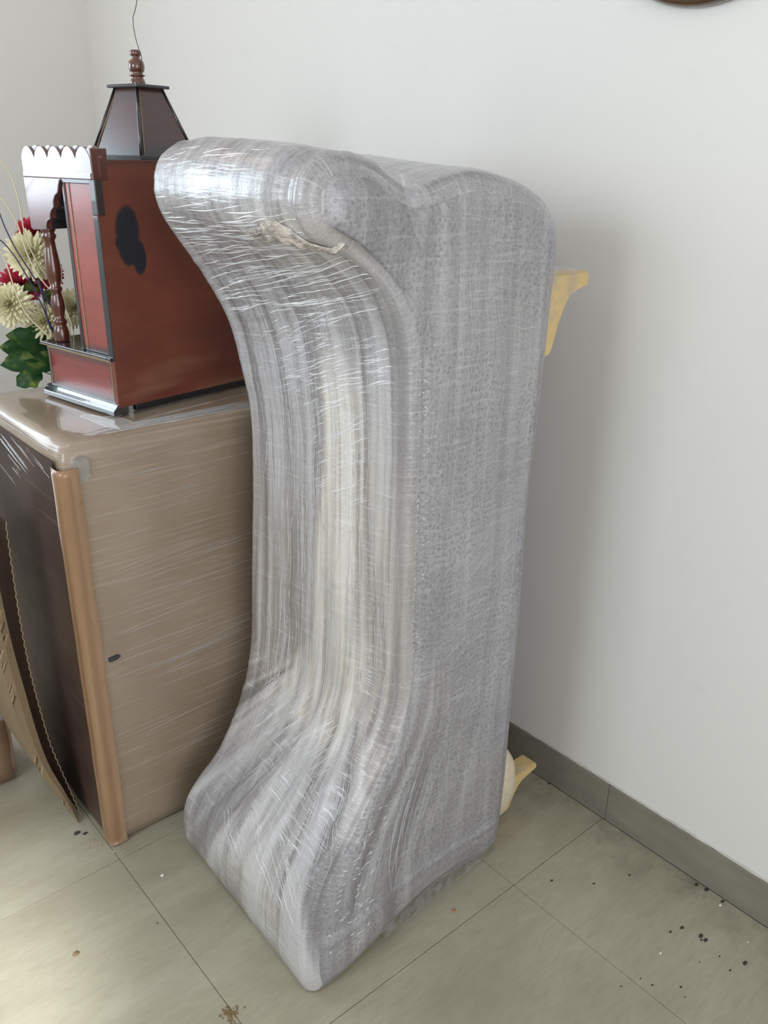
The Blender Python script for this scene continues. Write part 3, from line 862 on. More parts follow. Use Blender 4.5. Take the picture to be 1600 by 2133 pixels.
# ------------------------------------------------------------ wooden temple cabinet on the carton
SH = empty('wooden_temple_cabinet', (0.711, 1.684, CZ1+0.0015), R(9.5))
tag(SH, 'reddish brown wooden temple cabinet with pyramid roof standing on the wrapped carton', 'cabinet')
def stained(name, red, dark, edge=True, coat=0.8, rough=0.3, extra=None, box_=None):
    """red stained veneer; the maker sprayed its edges black. box_ = (axis a, a0, a1, z0, z1, margin)"""
    t = NT(name); c = t.coord()
    sx = t.n('ShaderNodeSeparateXYZ'); t.l(c, sx.inputs[0])
    grain = t.noise(t.map(c, (6, 6, 90)), 1.0, 4, 0.6, 0.4)
    big = t.noise(t.map(c, (3, 3, 7)), 1.6, 2)
    base = t.mix(t.rng(big, 0.35, 0.65), red, tuple(x*1.35 for x in red))
    base = t.mix(t.math('MULTIPLY', t.rng(grain, 0.4, 0.7), 0.25), base, tuple(x*0.55 for x in red))
    if box_:
        ax, a0, a1, z0, z1, mg = box_
        A = sx.outputs[ax]; Z = sx.outputs[2]
        d = None
        for s_ in (t.math('SUBTRACT', A, a0), t.math('SUBTRACT', a1, A), t.math('SUBTRACT', Z, z0), t.math('SUBTRACT', z1, Z)):
            d = s_ if d is None else t.math('MINIMUM', d, s_)
        base = t.mix(t.rng(d, 0.0, mg, 1, 0, True), base, dark)
    if extra: base = extra(t, sx, base)
    t.set(Base_Color=base, Roughness=rough, Coat_Weight=coat, Coat_Roughness=0.18)
    t.set(Normal=t.bump(grain, 0.15, 0.0005))
    return t.m
DK = (0.018, 0.020, 0.028)
def soot(t, sx, base):
    X, Z = sx.outputs[0], sx.outputs[2]
    wob = t.math('MULTIPLY', t.math('SUBTRACT', t.noise(t.coord(), 30, 2), 0.5), 0.35)
    def ell(cx, cz, rx, rz):
        a = t.math('DIVIDE', t.math('SUBTRACT', X, cx), rx); b_ = t.math('DIVIDE', t.math('SUBTRACT', Z, cz), rz)
        return t.math('ADD', t.math('ADD', t.math('MULTIPLY', a, a), t.math('MULTIPLY', b_, b_)), wob)
    d = t.math('MINIMUM', ell(0.061, 0.372, 0.026, 0.045), ell(0.083, 0.318, 0.0155, 0.034))
    d = t.math('MINIMUM', d, ell(0.045, 0.350, 0.014, 0.016))
    d = t.math('MINIMUM', d, ell(0.063, 0.335, 0.025, 0.030))
    base = t.mix(t.rng(d, 0.75, 1.45, 0.97, 0, True), base, (0.008, 0.011, 0.018))
    # uneven brown spray: blotchy lighter bands low down
    bl = t.rng(t.noise(t.map(t.coord(), (4, 1, 14)), 1.0, 2), 0.48, 0.66)
    low = t.rng(Z, 0.16, 0.03)
    return t.mix(t.math('MULTIPLY', t.math('MULTIPLY', bl, low), 0.5), base, (0.34, 0.20, 0.13))
M_side = stained('side_board_stain', (0.135, 0.034, 0.018), (0.05, 0.018, 0.014), coat=0.15, rough=0.5, extra=soot, box_=(0, -0.06, 0.5, -0.2, 0.512, 0.03))
M_blk = simple('black_lacquer', (0.018, 0.019, 0.023), 0.28, coat=0.6)
M_gilt = simple('worn_gold_edge', (0.30, 0.22, 0.13), 0.4, var=0.3, scale=80)
def box_part(name, mat, x0, x1, y0, y1, z0, z1, bev=0.0015, parent=None, label=None):
    b_ = bmesh.new(); bx(b_, x0, x1, y0, y1, z0, z1, bev)
    o_ = obj(name, b_, mat, parent or SH)
    if label: o_['label'] = label
    return o_
# big plain side board
box_part('side_board', M_side, -0.002, 0.46, -0.004, 0.008, 0.018, 0.502, label='plain reddish brown side board with black soot stain')
box_part('back_board', M_side, 0.448, 0.46, 0.012, 0.26, 0.018, 0.502)
box_part('base_rail', M_blk, 0.05, 0.44, 0.012, 0.025, 0.0, 0.018)
# plinth box
M_plinth = stained('plinth_stain', (0.19, 0.022, 0.018), DK, box_=(1, 0.0, 0.262, 0.022, 0.122, 0.030), coat=1.0, rough=0.22)
pl_ = box_part('plinth', M_plinth, 0.0, 0.06, 0.0085, 0.262, 0.020, 0.118, label='red stained plinth panel with black edges')
b = bmesh.new()
prism(b, [Vector((x, 0, z)) for x, z in [(-0.004, 0.0), (-0.016, 0.004), (-0.016, 0.014), (-0.009, 0.020), (-0.004, 0.026), (0.03, 0.026), (0.03, 0.0)]], lambda p: p+Vector((0, 0.0085 if p.x > 0 else -0.005, 0)), lambda p: p+Vector((0, 0.272, 0)))
bmesh.ops.bevel(b, geom=list(b.edges), offset=0.001, segments=1, affect='EDGES')
obj('base_moulding', b, simple('glossy_black_moulding', (0.035, 0.036, 0.042), 0.18, coat=1.0), SH)
box_part('plinth_cap', M_blk, -0.010, 0.30, 0.0085, 0.270, 0.118, 0.125)
box_part('plinth_cap', M_blk, -0.010, -0.0025, -0.003, 0.0085, 0.118, 0.125)
for nm, a in (('gold_line', (-0.0015, 0.0, 0.008, 0.256, 0.112, 0.114)), ('gold_line', (-0.0015, 0.0, 0.010, 0.012, 0.03, 0.112)), ('gold_line', (-0.0015, 0.0, 0.252, 0.254, 0.03, 0.112)), ('gold_line', (-0.0115, -0.010, -0.003, 0.270, 0.1185, 0.1200))):
    box_part(nm, M_gilt, *a, bev=0)
# front pilaster board
M_pil = stained('pilaster_stain', (0.24, 0.045, 0.030), DK, box_=(1, 0.0, 0.130, 0.125, 0.53, 0.022), coat=0.5, rough=0.42)
box_part('pilaster', M_pil, 0.004, 0.018, 0.013, 0.118, 0.125, 0.465, label='pinkish red upright board of the front')
for y in (0.017, 0.095): box_part('gold_line', M_gilt, 0.0025, 0.004, y, y+0.002, 0.128, 0.46, bev=0)
for y in (0.0085, 0.111): box_part('edge_strip', M_blk, 0.001, 0.016, y, y+0.007, 0.125, 0.465)
# turned column
b = bmesh.new()
prof = [(0.0165, 0.0), (0.0175, 0.004), (0.0178, 0.022), (0.0150, 0.034), (0.0125, 0.038), (0.0165, 0.043), (0.0165, 0.048), (0.0115, 0.052), (0.0120, 0.060), (0.0160, 0.074), (0.0165, 0.085), (0.0130, 0.102), (0.0110, 0.110), (0.0150, 0.116), (0.0150, 0.120), (0.0112, 0.124), (0.0160, 0.140), (0.0178, 0.158), (0.0165, 0.180), (0.0130, 0.205), (0.0115, 0.222), (0.0160, 0.228), (0.0165, 0.233), (0.0125, 0.238), (0.0165, 0.243), (0.0165, 0.248), (0.0140, 0.252), (0.0150, 0.256)]
lathe(b, [(r_*0.95, z*0.97) for r_, z in prof], 24, (0.022, 0.228, 0.125))
M_turn = stained('turned_wood', (0.085, 0.022, 0.012), DK, coat=1.0, rough=0.25)
o = obj('turned_column', b, M_turn, SH, smooth=True); o['label'] = 'turned dark red baluster column'
box_part('column_block', M_turn, 0.008, 0.036, 0.213, 0.243, 0.373, 0.47)
# cusped half arch board
arch = [(0.118, 0.465), (0.118, 0.462), (0.122, 0.455), (0.129, 0.440), (0.141, 0.434), (0.149, 0.424), (0.151, 0.412), (0.161, 0.406), (0.168, 0.398), (0.170, 0.388), (0.182, 0.384), (0.188, 0.376), (0.189, 0.366), (0.245, 0.362), (0.252, 0.366), (0.256, 0.465)]
M_arch = stained('arch_stain', (0.12, 0.035, 0.03), DK, box_=(1, 0.10, 0.262, 0.355, 0.52, 0.02), coat=1.0, rough=0.22)
b = bmesh.new()
prism(b, [Vector((0, y, z)) for y, z in arch], lambda p: p+Vector((-0.002, 0, 0)), lambda p: p+Vector((0.010, 0, 0)))
o = obj('arch_bracket', b, M_arch, SH); o['label'] = 'cusped half arch bracket'
b = bmesh.new()
tube(b, [Vector((-0.003, y, z)) for y, z in arch[1:13]], 0.0016, 5)
obj('arch_beading', b, simple('grey_beading', (0.22, 0.21, 0.21), 0.3, coat=0.6), SH, smooth=True)
b = bmesh.new()
prism(b, [Vector((0, y-0.004, z)) for y, z in arch], lambda p: p+Vector((0.011, 0, 0)), lambda p: p+Vector((0.045, 0, 0)))
obj('arch_back', b, M_blk, SH)
# flared cornice with scalloped crest
b = bmesh.new()
ys = []
N = 5; y0, y1 = -0.005, 0.245
top = []
for k in range(N):
    for i in range(9):
        a = i/8
        y = y0 + (y1-y0)*(k+a)/N
        top.append((y, 0.503 + 0.022*math.sin(math.pi*a)**0.7))
M_corn = stained('cornice_lacquer', (0.10, 0.05, 0.05), DK, coat=1.0, rough=0.16)
fx = lambda z: -0.006-0.001*(z-0.47)/0.057
f0 = [b.verts.new((fx(.468), y, 0.468)) for y, z in top]; f1 = [b.verts.new((fx(z), y, z)) for y, z in top]
g0 = [b.verts.new((fx(.468)+0.008, y, 0.468)) for y, z in top]; g1 = [b.verts.new((fx(z)+0.008, y, z)) for y, z in top]
for i in range(len(top)-1):
    if (Vector(f0[i].co)-Vector(f0[i+1].co)).length < 1e-6: continue
    b.faces.new((f0[i], f0[i+1], f1[i+1], f1[i])); b.faces.new((g0[i+1], g0[i], g1[i], g1[i+1]))
    b.faces.new((f1[i], f1[i+1], g1[i+1], g1[i])); b.faces.new((f0[i+1], f0[i], g0[i], g0[i+1]))
b.faces.new((f0[0], f1[0], g1[0], g0[0])); b.faces.new((f0[-1], g0[-1], g1[-1], f1[-1]))
o = obj('scalloped_crest', b, M_corn, SH); o['label'] = 'scalloped grey glossy crest board'
# second scalloped crest behind, seen as dark bumps
b = bmesh.new()
f0 = [(y-0.004, z+0.002) for y, z in top]
pts = [Vector((0, f0[0][0], 0.472))] + [Vector((0, y, z)) for i, (y, z) in enumerate(f0) if i == 0 or y > f0[i-1][0]+1e-6] + [Vector((0, f0[-1][0], 0.472))]
prism(b, pts, lambda p: p+Vector((0.010, 0, 0)), lambda p: p+Vector((0.018, 0, 0)))
obj('rear_crest', b, M_turn, SH)
box_part('cornice_rail', M_corn, -0.0085, 0.004, -0.005, 0.245, 0.466, 0.478, 0.002)
box_part('cornice_block', M_turn, -0.006, 0.030, -0.007, 0.006, 0.466, 0.522)
box_part('entablature', M_blk, 0.0, 0.03, 0.009, 0.245, 0.458, 0.472)
box_part('corner_post', simple('brown_black_post', (0.035, 0.026, 0.024), 0.35, coat=0.4), -0.004, 0.014, -0.007, 0.012, 0.402, 0.468)
box_part('corner_strip', M_blk, -0.0035, 0.0, -0.005, 0.012, 0.118, 0.40)
# pyramid roof
roof = bmesh.new()
hb, ht = 0.080, 0.034; zb, zt = 0.500, 0.640
M_roof = stained('roof_stain', (0.055, 0.020, 0.018), (0.012, 0.014, 0.02), coat=0.7, rough=0.35, box_=(1, -1, 1, -0.0, 0.3, 0.05))
rc = bpy.data.objects.new('roof', None); rc.location = (0.226, 0.150, zb); rc.rotation_euler = (0, 0, R(6)); link(rc, SH)
for q in range(4):
    Mz = Matrix.Rotation(R(90)*q, 4, 'Z')
    b = bmesh.new()
    H_ = zt-zb
    A = [(-hb, -hb, 0), (hb, -hb, 0), (ht, -ht, H_), (-ht, -ht, H_)]
    bi = [Vector((a[0]*0.97, a[1]+0.006, a[2])) for a in A]
    vo = [b.verts.new(Mz @ Vector(a)) for a in A]; vi = [b.verts.new(Mz @ a) for a in bi]
    b.faces.new(vo); b.faces.new(list(reversed(vi)))
    for i in range(4): b.faces.new((vo[i], vi[i], vi[(i+1) % 4], vo[(i+1) % 4]))
    obj('roof_panel', b, M_roof, rc)
    b = bmesh.new()
    tube(b, [Mz @ Vector((-hb, -hb, 0.001)), Mz @ Vector((-ht, -ht, H_))], 0.0032, 6)
    obj('hip_strip', b, M_blk, rc, smooth=True)
    b = bmesh.new()
    tube(b, [Mz @ Vector((-hb+0.010, -hb-0.0008, 0.004)), Mz @ Vector((-ht+0.006, -ht-0.0008, H_-0.004))], 0.0011, 5)
    obj('gold_line', b, M_gilt, rc, smooth=True)
    b = bmesh.new(); bx(b, -hb-0.002, hb+0.002, -hb-0.003, -hb+0.004, -0.002, 0.010, 0.001)
    for v in b.verts: v.co = Mz @ v.co
    obj('eaves_strip', b, M_blk, rc)
b = bmesh.new(); bx(b, -0.046, 0.046, -0.046, 0.046, H_, H_+0.0065, 0.002)
obj('roof_cap', b, M_blk, rc)
b = bmesh.new()
lathe(b, [(r_, z*0.93) for r_, z in [(0.0165, 0), (0.0165, 0.005), (0.014, 0.012), (0.0115, 0.016), (0.0165, 0.019), (0.0165, 0.021), (0.0105, 0.023), (0.0150, 0.028), (0.0170, 0.038), (0.0155, 0.048), (0.0090, 0.054), (0.0080, 0.057), (0.0115, 0.061), (0.0120, 0.067), (0.0095, 0.071)]], 24, (0, 0, H_+0.0065))
obj('finial', b, M_turn, rc, smooth=True)
# thin wire rising from the finial
b = bmesh.new()
pts = catmull([(.910, 1.852, 1.650), (.914, 1.852, 1.684), (.909, 1.86, 1.714), (.907, 1.862, 1.754), (.920, 1.862, 1.789), (.926, 1.862, 1.86), (.920, 1.862, 2.1), (.925, 1.862, 2.5), (.925, 1.862, CZ-0.001)], 70)
tube(b, pts, 0.0009, 5)
tag(obj('hanging_wire', b, simple('dark_wire', (0.05, 0.045, 0.045), 0.4), smooth=True), 'thin dark wire rising from the roof finial of the wooden temple cabinet', 'wire')

# ------------------------------------------------------------ artificial flowers beside the cabinet
def petal_mat(name, a, b_):
    t = NT(name); c = t.coord()
    t.set(Base_Color=t.mix(t.noise(c, 50, 3), a, b_), Roughness=0.6, Subsurface_Weight=0.0)
    return t.m
M_cream = petal_mat('cream_petals', (0.66, 0.60, 0.33), (0.86, 0.82, 0.60))
M_red = petal_mat('crimson_petals', (0.36, 0.012, 0.035), (0.60, 0.035, 0.085))
M_stem = simple('green_stem', (0.07, 0.14, 0.04), 0.5)
t = NT('variegated_leaf'); c = t.coord()
t.set(Base_Color=t.mix(t.rng(t.noise(c, 24, 3), 0.50, 0.66), (0.030, 0.100, 0.026), (0.24, 0.32, 0.06)), Roughness=0.42)
M_leaf = t.m
FOOT = Vector((0.742, 1.985, CZ1+0.004))
def leaf_bm(base, tip, width, nrm, bend=0.01):
    b_ = bmesh.new()
    base, tip, nrm = Vector(base), Vector(tip), Vector(nrm).normalized()
    ax = tip-base; sd = ax.normalized().cross(nrm).normalized(); up_ = sd.cross(ax.normalized())
    rows = []
    for k in range(31):
        f = k/30
        wv = width*(math.sin(math.pi*f**0.8)**0.8 if 0 < f < 1 else 0.02)*(1+0.13*math.sin(f*17))
        c_ = base + ax*f + up_*bend*math.sin(math.pi*f)
        rows.append([c_ + sd*wv*q + up_*0.25*wv*abs(q) + up_*0.05*width*math.sin(f*21+q*3) for q in (-1, -0.5, 0, 0.5, 1)])
    sheet(b_, rows)
    bmesh.ops.solidify(b_, geom=list(b_.faces), thickness=0.0008)
    return b_
def flower(name, label, cat, head, rad, mat, seed, face=(-0.55, -0.75, 0.35), leaves=()):
    rn = random.Random(seed)
    root = empty(name, FOOT + Vector((rn.uniform(-.012, .012), rn.uniform(-.006, .010), 0)))
    tag(root, label, cat, 'artificial flowers beside the temple cabinet')
    O = root.location
    rad *= 1.1; head = Vector(head)-O; F = Vector(face).normalized()
    A = F.orthogonal().normalized(); Bv = F.cross(A)
    b_ = bmesh.new()
    n = 210
    for i in range(n):
        f = (i+0.5)/n
        th = 2.3*f**0.62                      # 0 centre .. ~130 degrees back
        ph = i*2.39996 + rn.uniform(-.15, .15)
        d = F*math.cos(th) + (A*math.cos(ph)+Bv*math.sin(ph))*math.sin(th)
        ln = rad*(0.55+0.45*min(1, th/1.1))*rn.uniform(0.88, 1.08)
        sd = d.cross(F if th > 0.1 else A).normalized()
        curl = F*(0.22*rad) if th < 1.4 else -F*(0.15*rad)
        w_ = rad*0.085
        pts = []
        for s_, wf in ((0.12, 0.5), (0.5, 0.9), (0.82, 1.0), (1.0, 0.35)):
            c_ = head + d*ln*s_ + curl*s_*s_*0.6
            pts.append((c_+sd*w_*wf, c_-sd*w_*wf))
        V = [(b_.verts.new(p), b_.verts.new(q)) for p, q in pts]
        for u, v in zip(V, V[1:]): b_.faces.new((u[0], u[1], v[1], v[0]))
    o_ = obj('petals', b_, mat, root); o_['kind'] = 'stuff'
    b_ = bmesh.new()
    bmesh.ops.create_icosphere(b_, subdivisions=2, radius=rad*0.22)
    for v in b_.verts: v.co += head - F*rad*0.05
    obj('flower_heart', b_, mat, root, smooth=True)
    b_ = bmesh.new()
    mid = head*0.55 + Vector((0.01, 0.02, 0.0)) + Vector((0, 0.02, 0))
    tube(b_, catmull([(0, 0, 0), mid, head-F*rad*0.1], 14), 0.0018, 6)
    obj('stem', b_, M_stem, root, smooth=True)
    for (bs, tp, wd, nr) in leaves:
        obj('leaf', leaf_bm(Vector(bs)-O, Vector(tp)-O, wd, nr), M_leaf, root, smooth=True)
flower('cream_flower', 'cream chrysanthemum, highest cream bloom, just left of the turned column', 'flower', (.700, 2.05, 1.283), 0.050, M_cream, 1,
       leaves=[((.715, 2.075, 1.215), (.668, 2.055, 1.205), .016, (0, -1, .4))])
flower('cream_flower', 'cream chrysanthemum cut off by the left edge of the picture', 'flower', (.634, 2.045, 1.178), 0.047, M_cream, 2,
       leaves=[((.712, 2.03, 1.075), (.610, 2.03, 1.115), .034, (-.2, -1, .5)), ((.70, 2.02, 1.06), (.600, 2.03, 1.062), .022, (0, -1, .8))])
flower('cream_flower', 'cream chrysanthemum lowest beside the plinth of the temple cabinet', 'flower', (.705, 2.04, 1.133), 0.043, M_cream, 3,
       leaves=[((.722, 2.0, 1.03), (.672, 2.0, 1.075), .020, (0, -1, .3))])
flower('cream_flower', 'cream yellow bloom half hidden between the column and the front board', 'flower', (.800, 2.09, 1.150), 0.042, M_cream, 4)
flower('red_flower', 'crimson flower at the top of the bunch behind the arch bracket', 'flower', (.722, 2.075, 1.325), 0.036, M_red, 5)
flower('red_flower', 'crimson flower in the middle of the bunch, between the cream blooms', 'flower', (.682, 2.10, 1.212), 0.042, M_red, 6)
flower('red_flower', 'crimson flower peeping out just left of the turned column', 'flower', (.742, 2.085, 1.236), 0.034, M_red, 7,
       leaves=[((.74, 2.07, 1.17), (.712, 2.06, 1.20), .02, (0, -1, .3))])
flower('red_flower', 'dark crimson flower lowest in the bunch, behind the plinth corner', 'flower', (.718, 2.065, 1.068), 0.026, M_red, 8)
# leafy sprig hanging over the lid
sprig = empty('leafy_sprig', FOOT + Vector((-0.004, -0.012, 0)))
tag(sprig, 'low sprig of variegated green leaves hanging over the carton lid', 'foliage')
O = sprig.location
for tip, bs, wd in (((.585, 2.02, 1.052), (.700, 2.0, 1.043), .030), ((.612, 2.015, 1.000), (.668, 2.0, 1.030), .026), ((.700, 1.99, 1.038), (.728, 1.99, 1.000), .010), ((.600, 2.06, 1.085), (.700, 2.04, 1.055), .030)):
    obj('leaf', leaf_bm(Vector(bs)-O, Vector(tip)-O, wd, (-.1, -1, .55), 0.006), M_leaf, sprig, smooth=True)
for tip in ((.700, 2.0, 1.043), (.668, 2.0, 1.030), (.728, 1.99, 1.0), (.700, 2.04, 1.055)):
    b = bmesh.new(); tube(b, catmull([(0, 0, 0), (Vector(tip)-O)*0.5+Vector((0, 0, .002)), Vector(tip)-O], 8), 0.0014, 5); obj('stem', b, M_stem, sprig, smooth=True)
# curly twigs
M_tw = simple('cream_twig', (0.70, 0.60, 0.40), 0.5); M_pt = simple('purple_twig', (0.045, 0.030, 0.10), 0.4)
tw = [('cream_twig', 'cream curly twig, topmost, arching to the left edge of the picture', M_tw, [(.735, 1.97, 1.05), (.735, 1.975, 1.15), (.722, 1.98, 1.21), (.690, 1.985, 1.27), (.672, 1.99, 1.33), (.672, 2.0, 1.40), (.66, 2.0, 1.46), (.63, 2.0, 1.50)]),
      ('cream_twig', 'cream curly twig crossing in front of the upper cream bloom', M_tw, [(.738, 1.97, 1.05), (.742, 1.97, 1.12), (.728, 1.972, 1.18), (.690, 1.975, 1.235), (.668, 1.98, 1.29), (.655, 1.985, 1.36), (.625, 1.99, 1.42), (.58, 1.99, 1.46)]),
      ('cream_twig', 'cream twig standing low beside the left-hand bloom', M_tw, [(.735, 1.965, 1.00), (.700, 1.97, 1.09), (.650, 1.98, 1.16), (.632, 1.98, 1.21), (.620, 1.985, 1.28), (.600, 1.99, 1.34)]),
      ('purple_twig', 'dark purple twig arching highest towards the left edge', M_pt, [(.722, 1.985, 1.11), (.700, 1.985, 1.19), (.672, 1.985, 1.25), (.645, 1.99, 1.31), (.628, 1.995, 1.37), (.622, 2.0, 1.43)]),
      ('purple_twig', 'dark purple twig lower of the two reaching the left edge', M_pt, [(.70, 1.985, 1.13), (.682, 1.985, 1.19), (.655, 1.985, 1.26), (.630, 1.99, 1.31), (.60, 1.99, 1.34)]),
      ('purple_twig', 'short dark purple twig drooping over the lowest cream bloom', M_pt, [(.712, 1.98, 1.10), (.695, 1.98, 1.13), (.690, 1.98, 1.18), (.684, 1.985, 1.235)])]
for nm, lb, mt, pts in tw:
    b = bmesh.new(); base = FOOT + Vector((random.uniform(-.01, .01), -0.01, -0.002))
    P = [base] + [Vector(p) for p in pts]
    C = catmull(P, 40); tube(b, C, [0.0021*(1-0.4*k/39) for k in range(40)], 6)
    tag(obj(nm, b, mt, smooth=True), lb, 'twig', 'curly twigs among the flowers')

# ------------------------------------------------------------ round frame on the wall
clock = empty('round_wall_frame', (WX, 0.925, 1.985))
tag(clock, 'round brown framed wall piece whose rim shows at the top right', 'frame')
def ring_lathe(prof, seg=72):
    b_ = bmesh.new(); rr = []
    for r_, h in prof:
        rr.append([b_.verts.new((-h, r_*math.cos(2*math.pi*k/seg), r_*math.sin(2*math.pi*k/seg))) for k in range(seg)])
    for i in range(len(rr)):
        a, b2 = rr[i], rr[(i+1) % len(rr)]
        for k in range(seg): b_.faces.new((a[k], a[(k+1) % seg], b2[(k+1) % seg], b2[k]))
    return b_
obj('rim', ring_lathe([(0.243, 0.0), (0.243, 0.016), (0.238, 0.024), (0.230, 0.027), (0.222, 0.024), (0.218, 0.016), (0.218, 0.0)]), simple('dark_walnut_rim', (0.085, 0.045, 0.022), 0.25, coat=0.8), clock, smooth=True)
obj('gold_lip', ring_lathe([(0.2195, 0.001), (0.2195, 0.021), (0.215, 0.023), (0.211, 0.018), (0.211, 0.001)]), simple('gold_lip', (0.50, 0.34, 0.16), 0.3, metallic=0.6), clock, smooth=True)
b = bmesh.new(); bmesh.ops.create_circle(b, cap_ends=True, radius=0.213, segments=72)
for v in b.verts: v.co = Vector((-0.010, v.co.x, v.co.y))
bmesh.ops.solidify(b, geom=list(b.faces), thickness=0.004)
obj('glass_face', b, simple('pale_face', (0.62, 0.62, 0.62), 0.1, coat=1.0), clock)
b = bmesh.new(); bx(b, -0.008, 0.0, -0.03, 0.03, 0.10, 0.13, 0.001); obj('hanger', b, M_blk, clock)

# ------------------------------------------------------------ folded cardboard leaning beside the carton
M_card = simple('tan_cardboard', (0.42, 0.31, 0.19), 0.8, var=0.12, scale=14)
M_cardd = simple('shaded_cardboard', (0.16, 0.105, 0.075), 0.7, var=0.2, scale=10)  # darker board colour paints in the shade behind the folded sheet
def prof_sheet(name, P, y0, y1, th, mat, parent, shear=0.0, n=30):
    C = catmull([(x, 0, z) for x, z in P], n)
    b_ = bmesh.new()
    rows = []
    m_ = 10
    for k in range(m_):
        y = y0+(y1-y0)*k/(m_-1)
        rows.append([Vector((p.x + shear*(y-y0), y + 0.004*noise.noise(Vector((p.z*7, y*3, 1))), p.z))-parent.location for p in C])
    sheet(b_, rows)
    bmesh.ops.solidify(b_, geom=list(b_.faces), thickness=th)
    return obj(name, b_, mat, parent, smooth=False)
ca = empty('folded_cardboard', (0.47, 1.95, 0))
tag(ca, 'folded tan cardboard sheet leaning at the left edge beside the wrapped carton', 'cardboard')
prof_sheet('sheet', [(.500, .002), (.468, .095), (.436, .187), (.415, .29), (.403, .40), (.394, .52), (.388, .66), (.385, .85)], 1.70, 1.915, 0.005, M_card, ca, 0.0)
b = bmesh.new()
A = catmull([(.500, 1.699, .004), (.468, 1.699, .095), (.436, 1.699, .187), (.415, 1.699, .29), (.403, 1.699, .40), (.394, 1.699, .52), (.388, 1.699, .66), (.385, 1.699, .85)], 30)
B = catmull([(.503, 1.700, .004), (.484, 1.702, .10), (.460, 1.704, .187), (.446, 1.705, .28), (.436, 1.706, .40), (.427, 1.706, .52), (.422, 1.706, .66), (.418, 1.706, .85)], 30)
sheet(b, [[p-ca.location for p in A], [a.lerp(c_, 0.5)+Vector((0, -.003, 0))-ca.location for a, c_ in zip(A, B)], [p-ca.location for p in B]])
bmesh.ops.solidify(b, geom=list(b.faces), thickness=0.003)
o = obj('flap', b, M_card, ca)
cb = empty('curved_cardboard_panel', (0.50, 1.95, 0))
tag(cb, 'bent cardboard panel with shade painted in, squeezed between the folded sheet and the wrapped carton', 'cardboard')
prof_sheet('sheet', [(.5165, .002), (.495, .12), (.474, .238), (.461, .381), (.456, .48), (.455, .58), (.457, .70), (.460, .80)], 1.72, 1.915, 0.005, M_cardd, cb, 0.0)
b = bmesh.new()     # fluted edge
Cc = catmull([(.5165, 0, .004), (.495, 0, .12), (.474, 0, .238), (.461, 0, .381), (.456, 0, .48), (.455, 0, .58), (.457, 0, .70), (.460, 0, .80)], 160)
tube(b, [Vector((p.x + 0.0014*math.sin(k*1.6)-0.001, 1.7185, p.z))-cb.location for k, p in enumerate(Cc)], 0.0009, 4)
o = obj('fluted_edge', b, M_card, cb); o['label'] = 'pale wavy fluting along the cut edge'
# small taped parcel
pc = empty('taped_parcel', (0.325, 2.05, 0), 0)
tag(pc, 'small brown parcel under clear film at the far left, on the floor', 'box')
M_parcel = simple('brown_paper_parcel', (0.30, 0.185, 0.115), 0.4, var=0.2, scale=18, coat=0.8)
b = bmesh.new()
bmesh.ops.create_cube(b, size=1)
for v in b.verts: v.co = Vector((v.co.x*0.25, v.co.y*0.20, 0.102+v.co.z*0.203))
bmesh.ops.bevel(b, geom=list(b.edges), offset=0.014, segments=3, affect='EDGES')
bmesh.ops.subdivide_edges(b, edges=list(b.edges), cuts=4, use_grid_fill=True)
for v in b.verts:
    v.co += Vector((noise.noise(v.co*12), noise.noise(v.co*12+Vector((4, 0, 0))), 0))*0.006*sm(0.01, 0.05, v.co.z)
    v.co.z = max(0.0005, v.co.z)
obj('parcel_body', b, M_parcel, pc, smooth=True)
b = bmesh.new()
sheet(b, [[Vector((x, -0.1045-0.002*math.sin(k*1.3), z)) for k, z in enumerate([0.02+0.016*i for i in range(12)])] for x in (-0.02, 0.0, 0.028)])
bmesh.ops.solidify(b, geom=list(b.faces), thickness=0.001)
obj('tape_strip', b, M_tan, pc, smooth=True)
b = bmesh.new()
sheet(b, [[Vector((-0.125+0.25*i/9, -0.1+0.02*k/3-0.02, 0.2+0.012*noise.noise(Vector((i*.7, k, 3)))+0.008*k/3)) for i in range(10)] for k in range(4)])
obj('loose_film', b, M_loose, pc, smooth=True)

# ------------------------------------------------------------ litter on the floor
def blob(b_, c_, rx, ry, rz, seed):
    q = bmesh.new(); bmesh.ops.create_icosphere(q, subdivisions=2, radius=1)
    for v in q.verts:
        k = 1+0.45*noise.noise(v.co*1.8+Vector((seed*3.1, 0, 0)))
        v.co = Vector((v.co.x*rx*k+c_[0], v.co.y*ry*k+c_[1], max(0.0002, v.co.z*rz*k+rz*0.7)))
    merge(b_, q)
def crumb(name, label, mat, items, grp=None, cat='debris'):
    for i, (x, y, r_, lb) in enumerate(items):
        b_ = bmesh.new(); blob(b_, (x, y), r_, r_*random.uniform(.5, .9), r_*0.35, i+len(name))
        tag(obj(name, b_, mat, smooth=True), lb, cat, grp)
M_amber = simple('amber_crumb', (0.45, 0.16, 0.03), 0.4); M_white = simple('white_chip', (0.72, 0.70, 0.64), 0.7)
M_mud = simple('brown_crumbs', (0.20, 0.13, 0.06), 0.9); M_speck = simple('dark_speck', (0.035, 0.030, 0.022), 0.8)
crumb('amber_crumb', '', M_amber, [(1.016, .930, .0055, 'orange brown crumb on the floor right of the wrapped settee')])
crumb('white_chip', '', M_white, [
 (.581, 1.420, .0050, 'round white paint chip on the floor between the carton and the wrapped settee'),
 (1.267, .583, .0042, 'white paint chip out on the floor tile at the right'),
 (1.475, .568, .0042, 'white paint chip lying against the skirting at the right')], 'white chips on the floor')
crumb('small_white_chip', '', M_white, [(.528, 1.557, .0025, 'tiny pale chip on the floor close to the front corner of the carton'),
 (1.432, .481, .0028, 'tiny pale chip nearest the right edge of the picture')], 'white chips on the floor')
crumb('brown_flake', '', M_mud, [(.351, 1.345, .0068, 'brown flake alone on the floor at the lower left')])
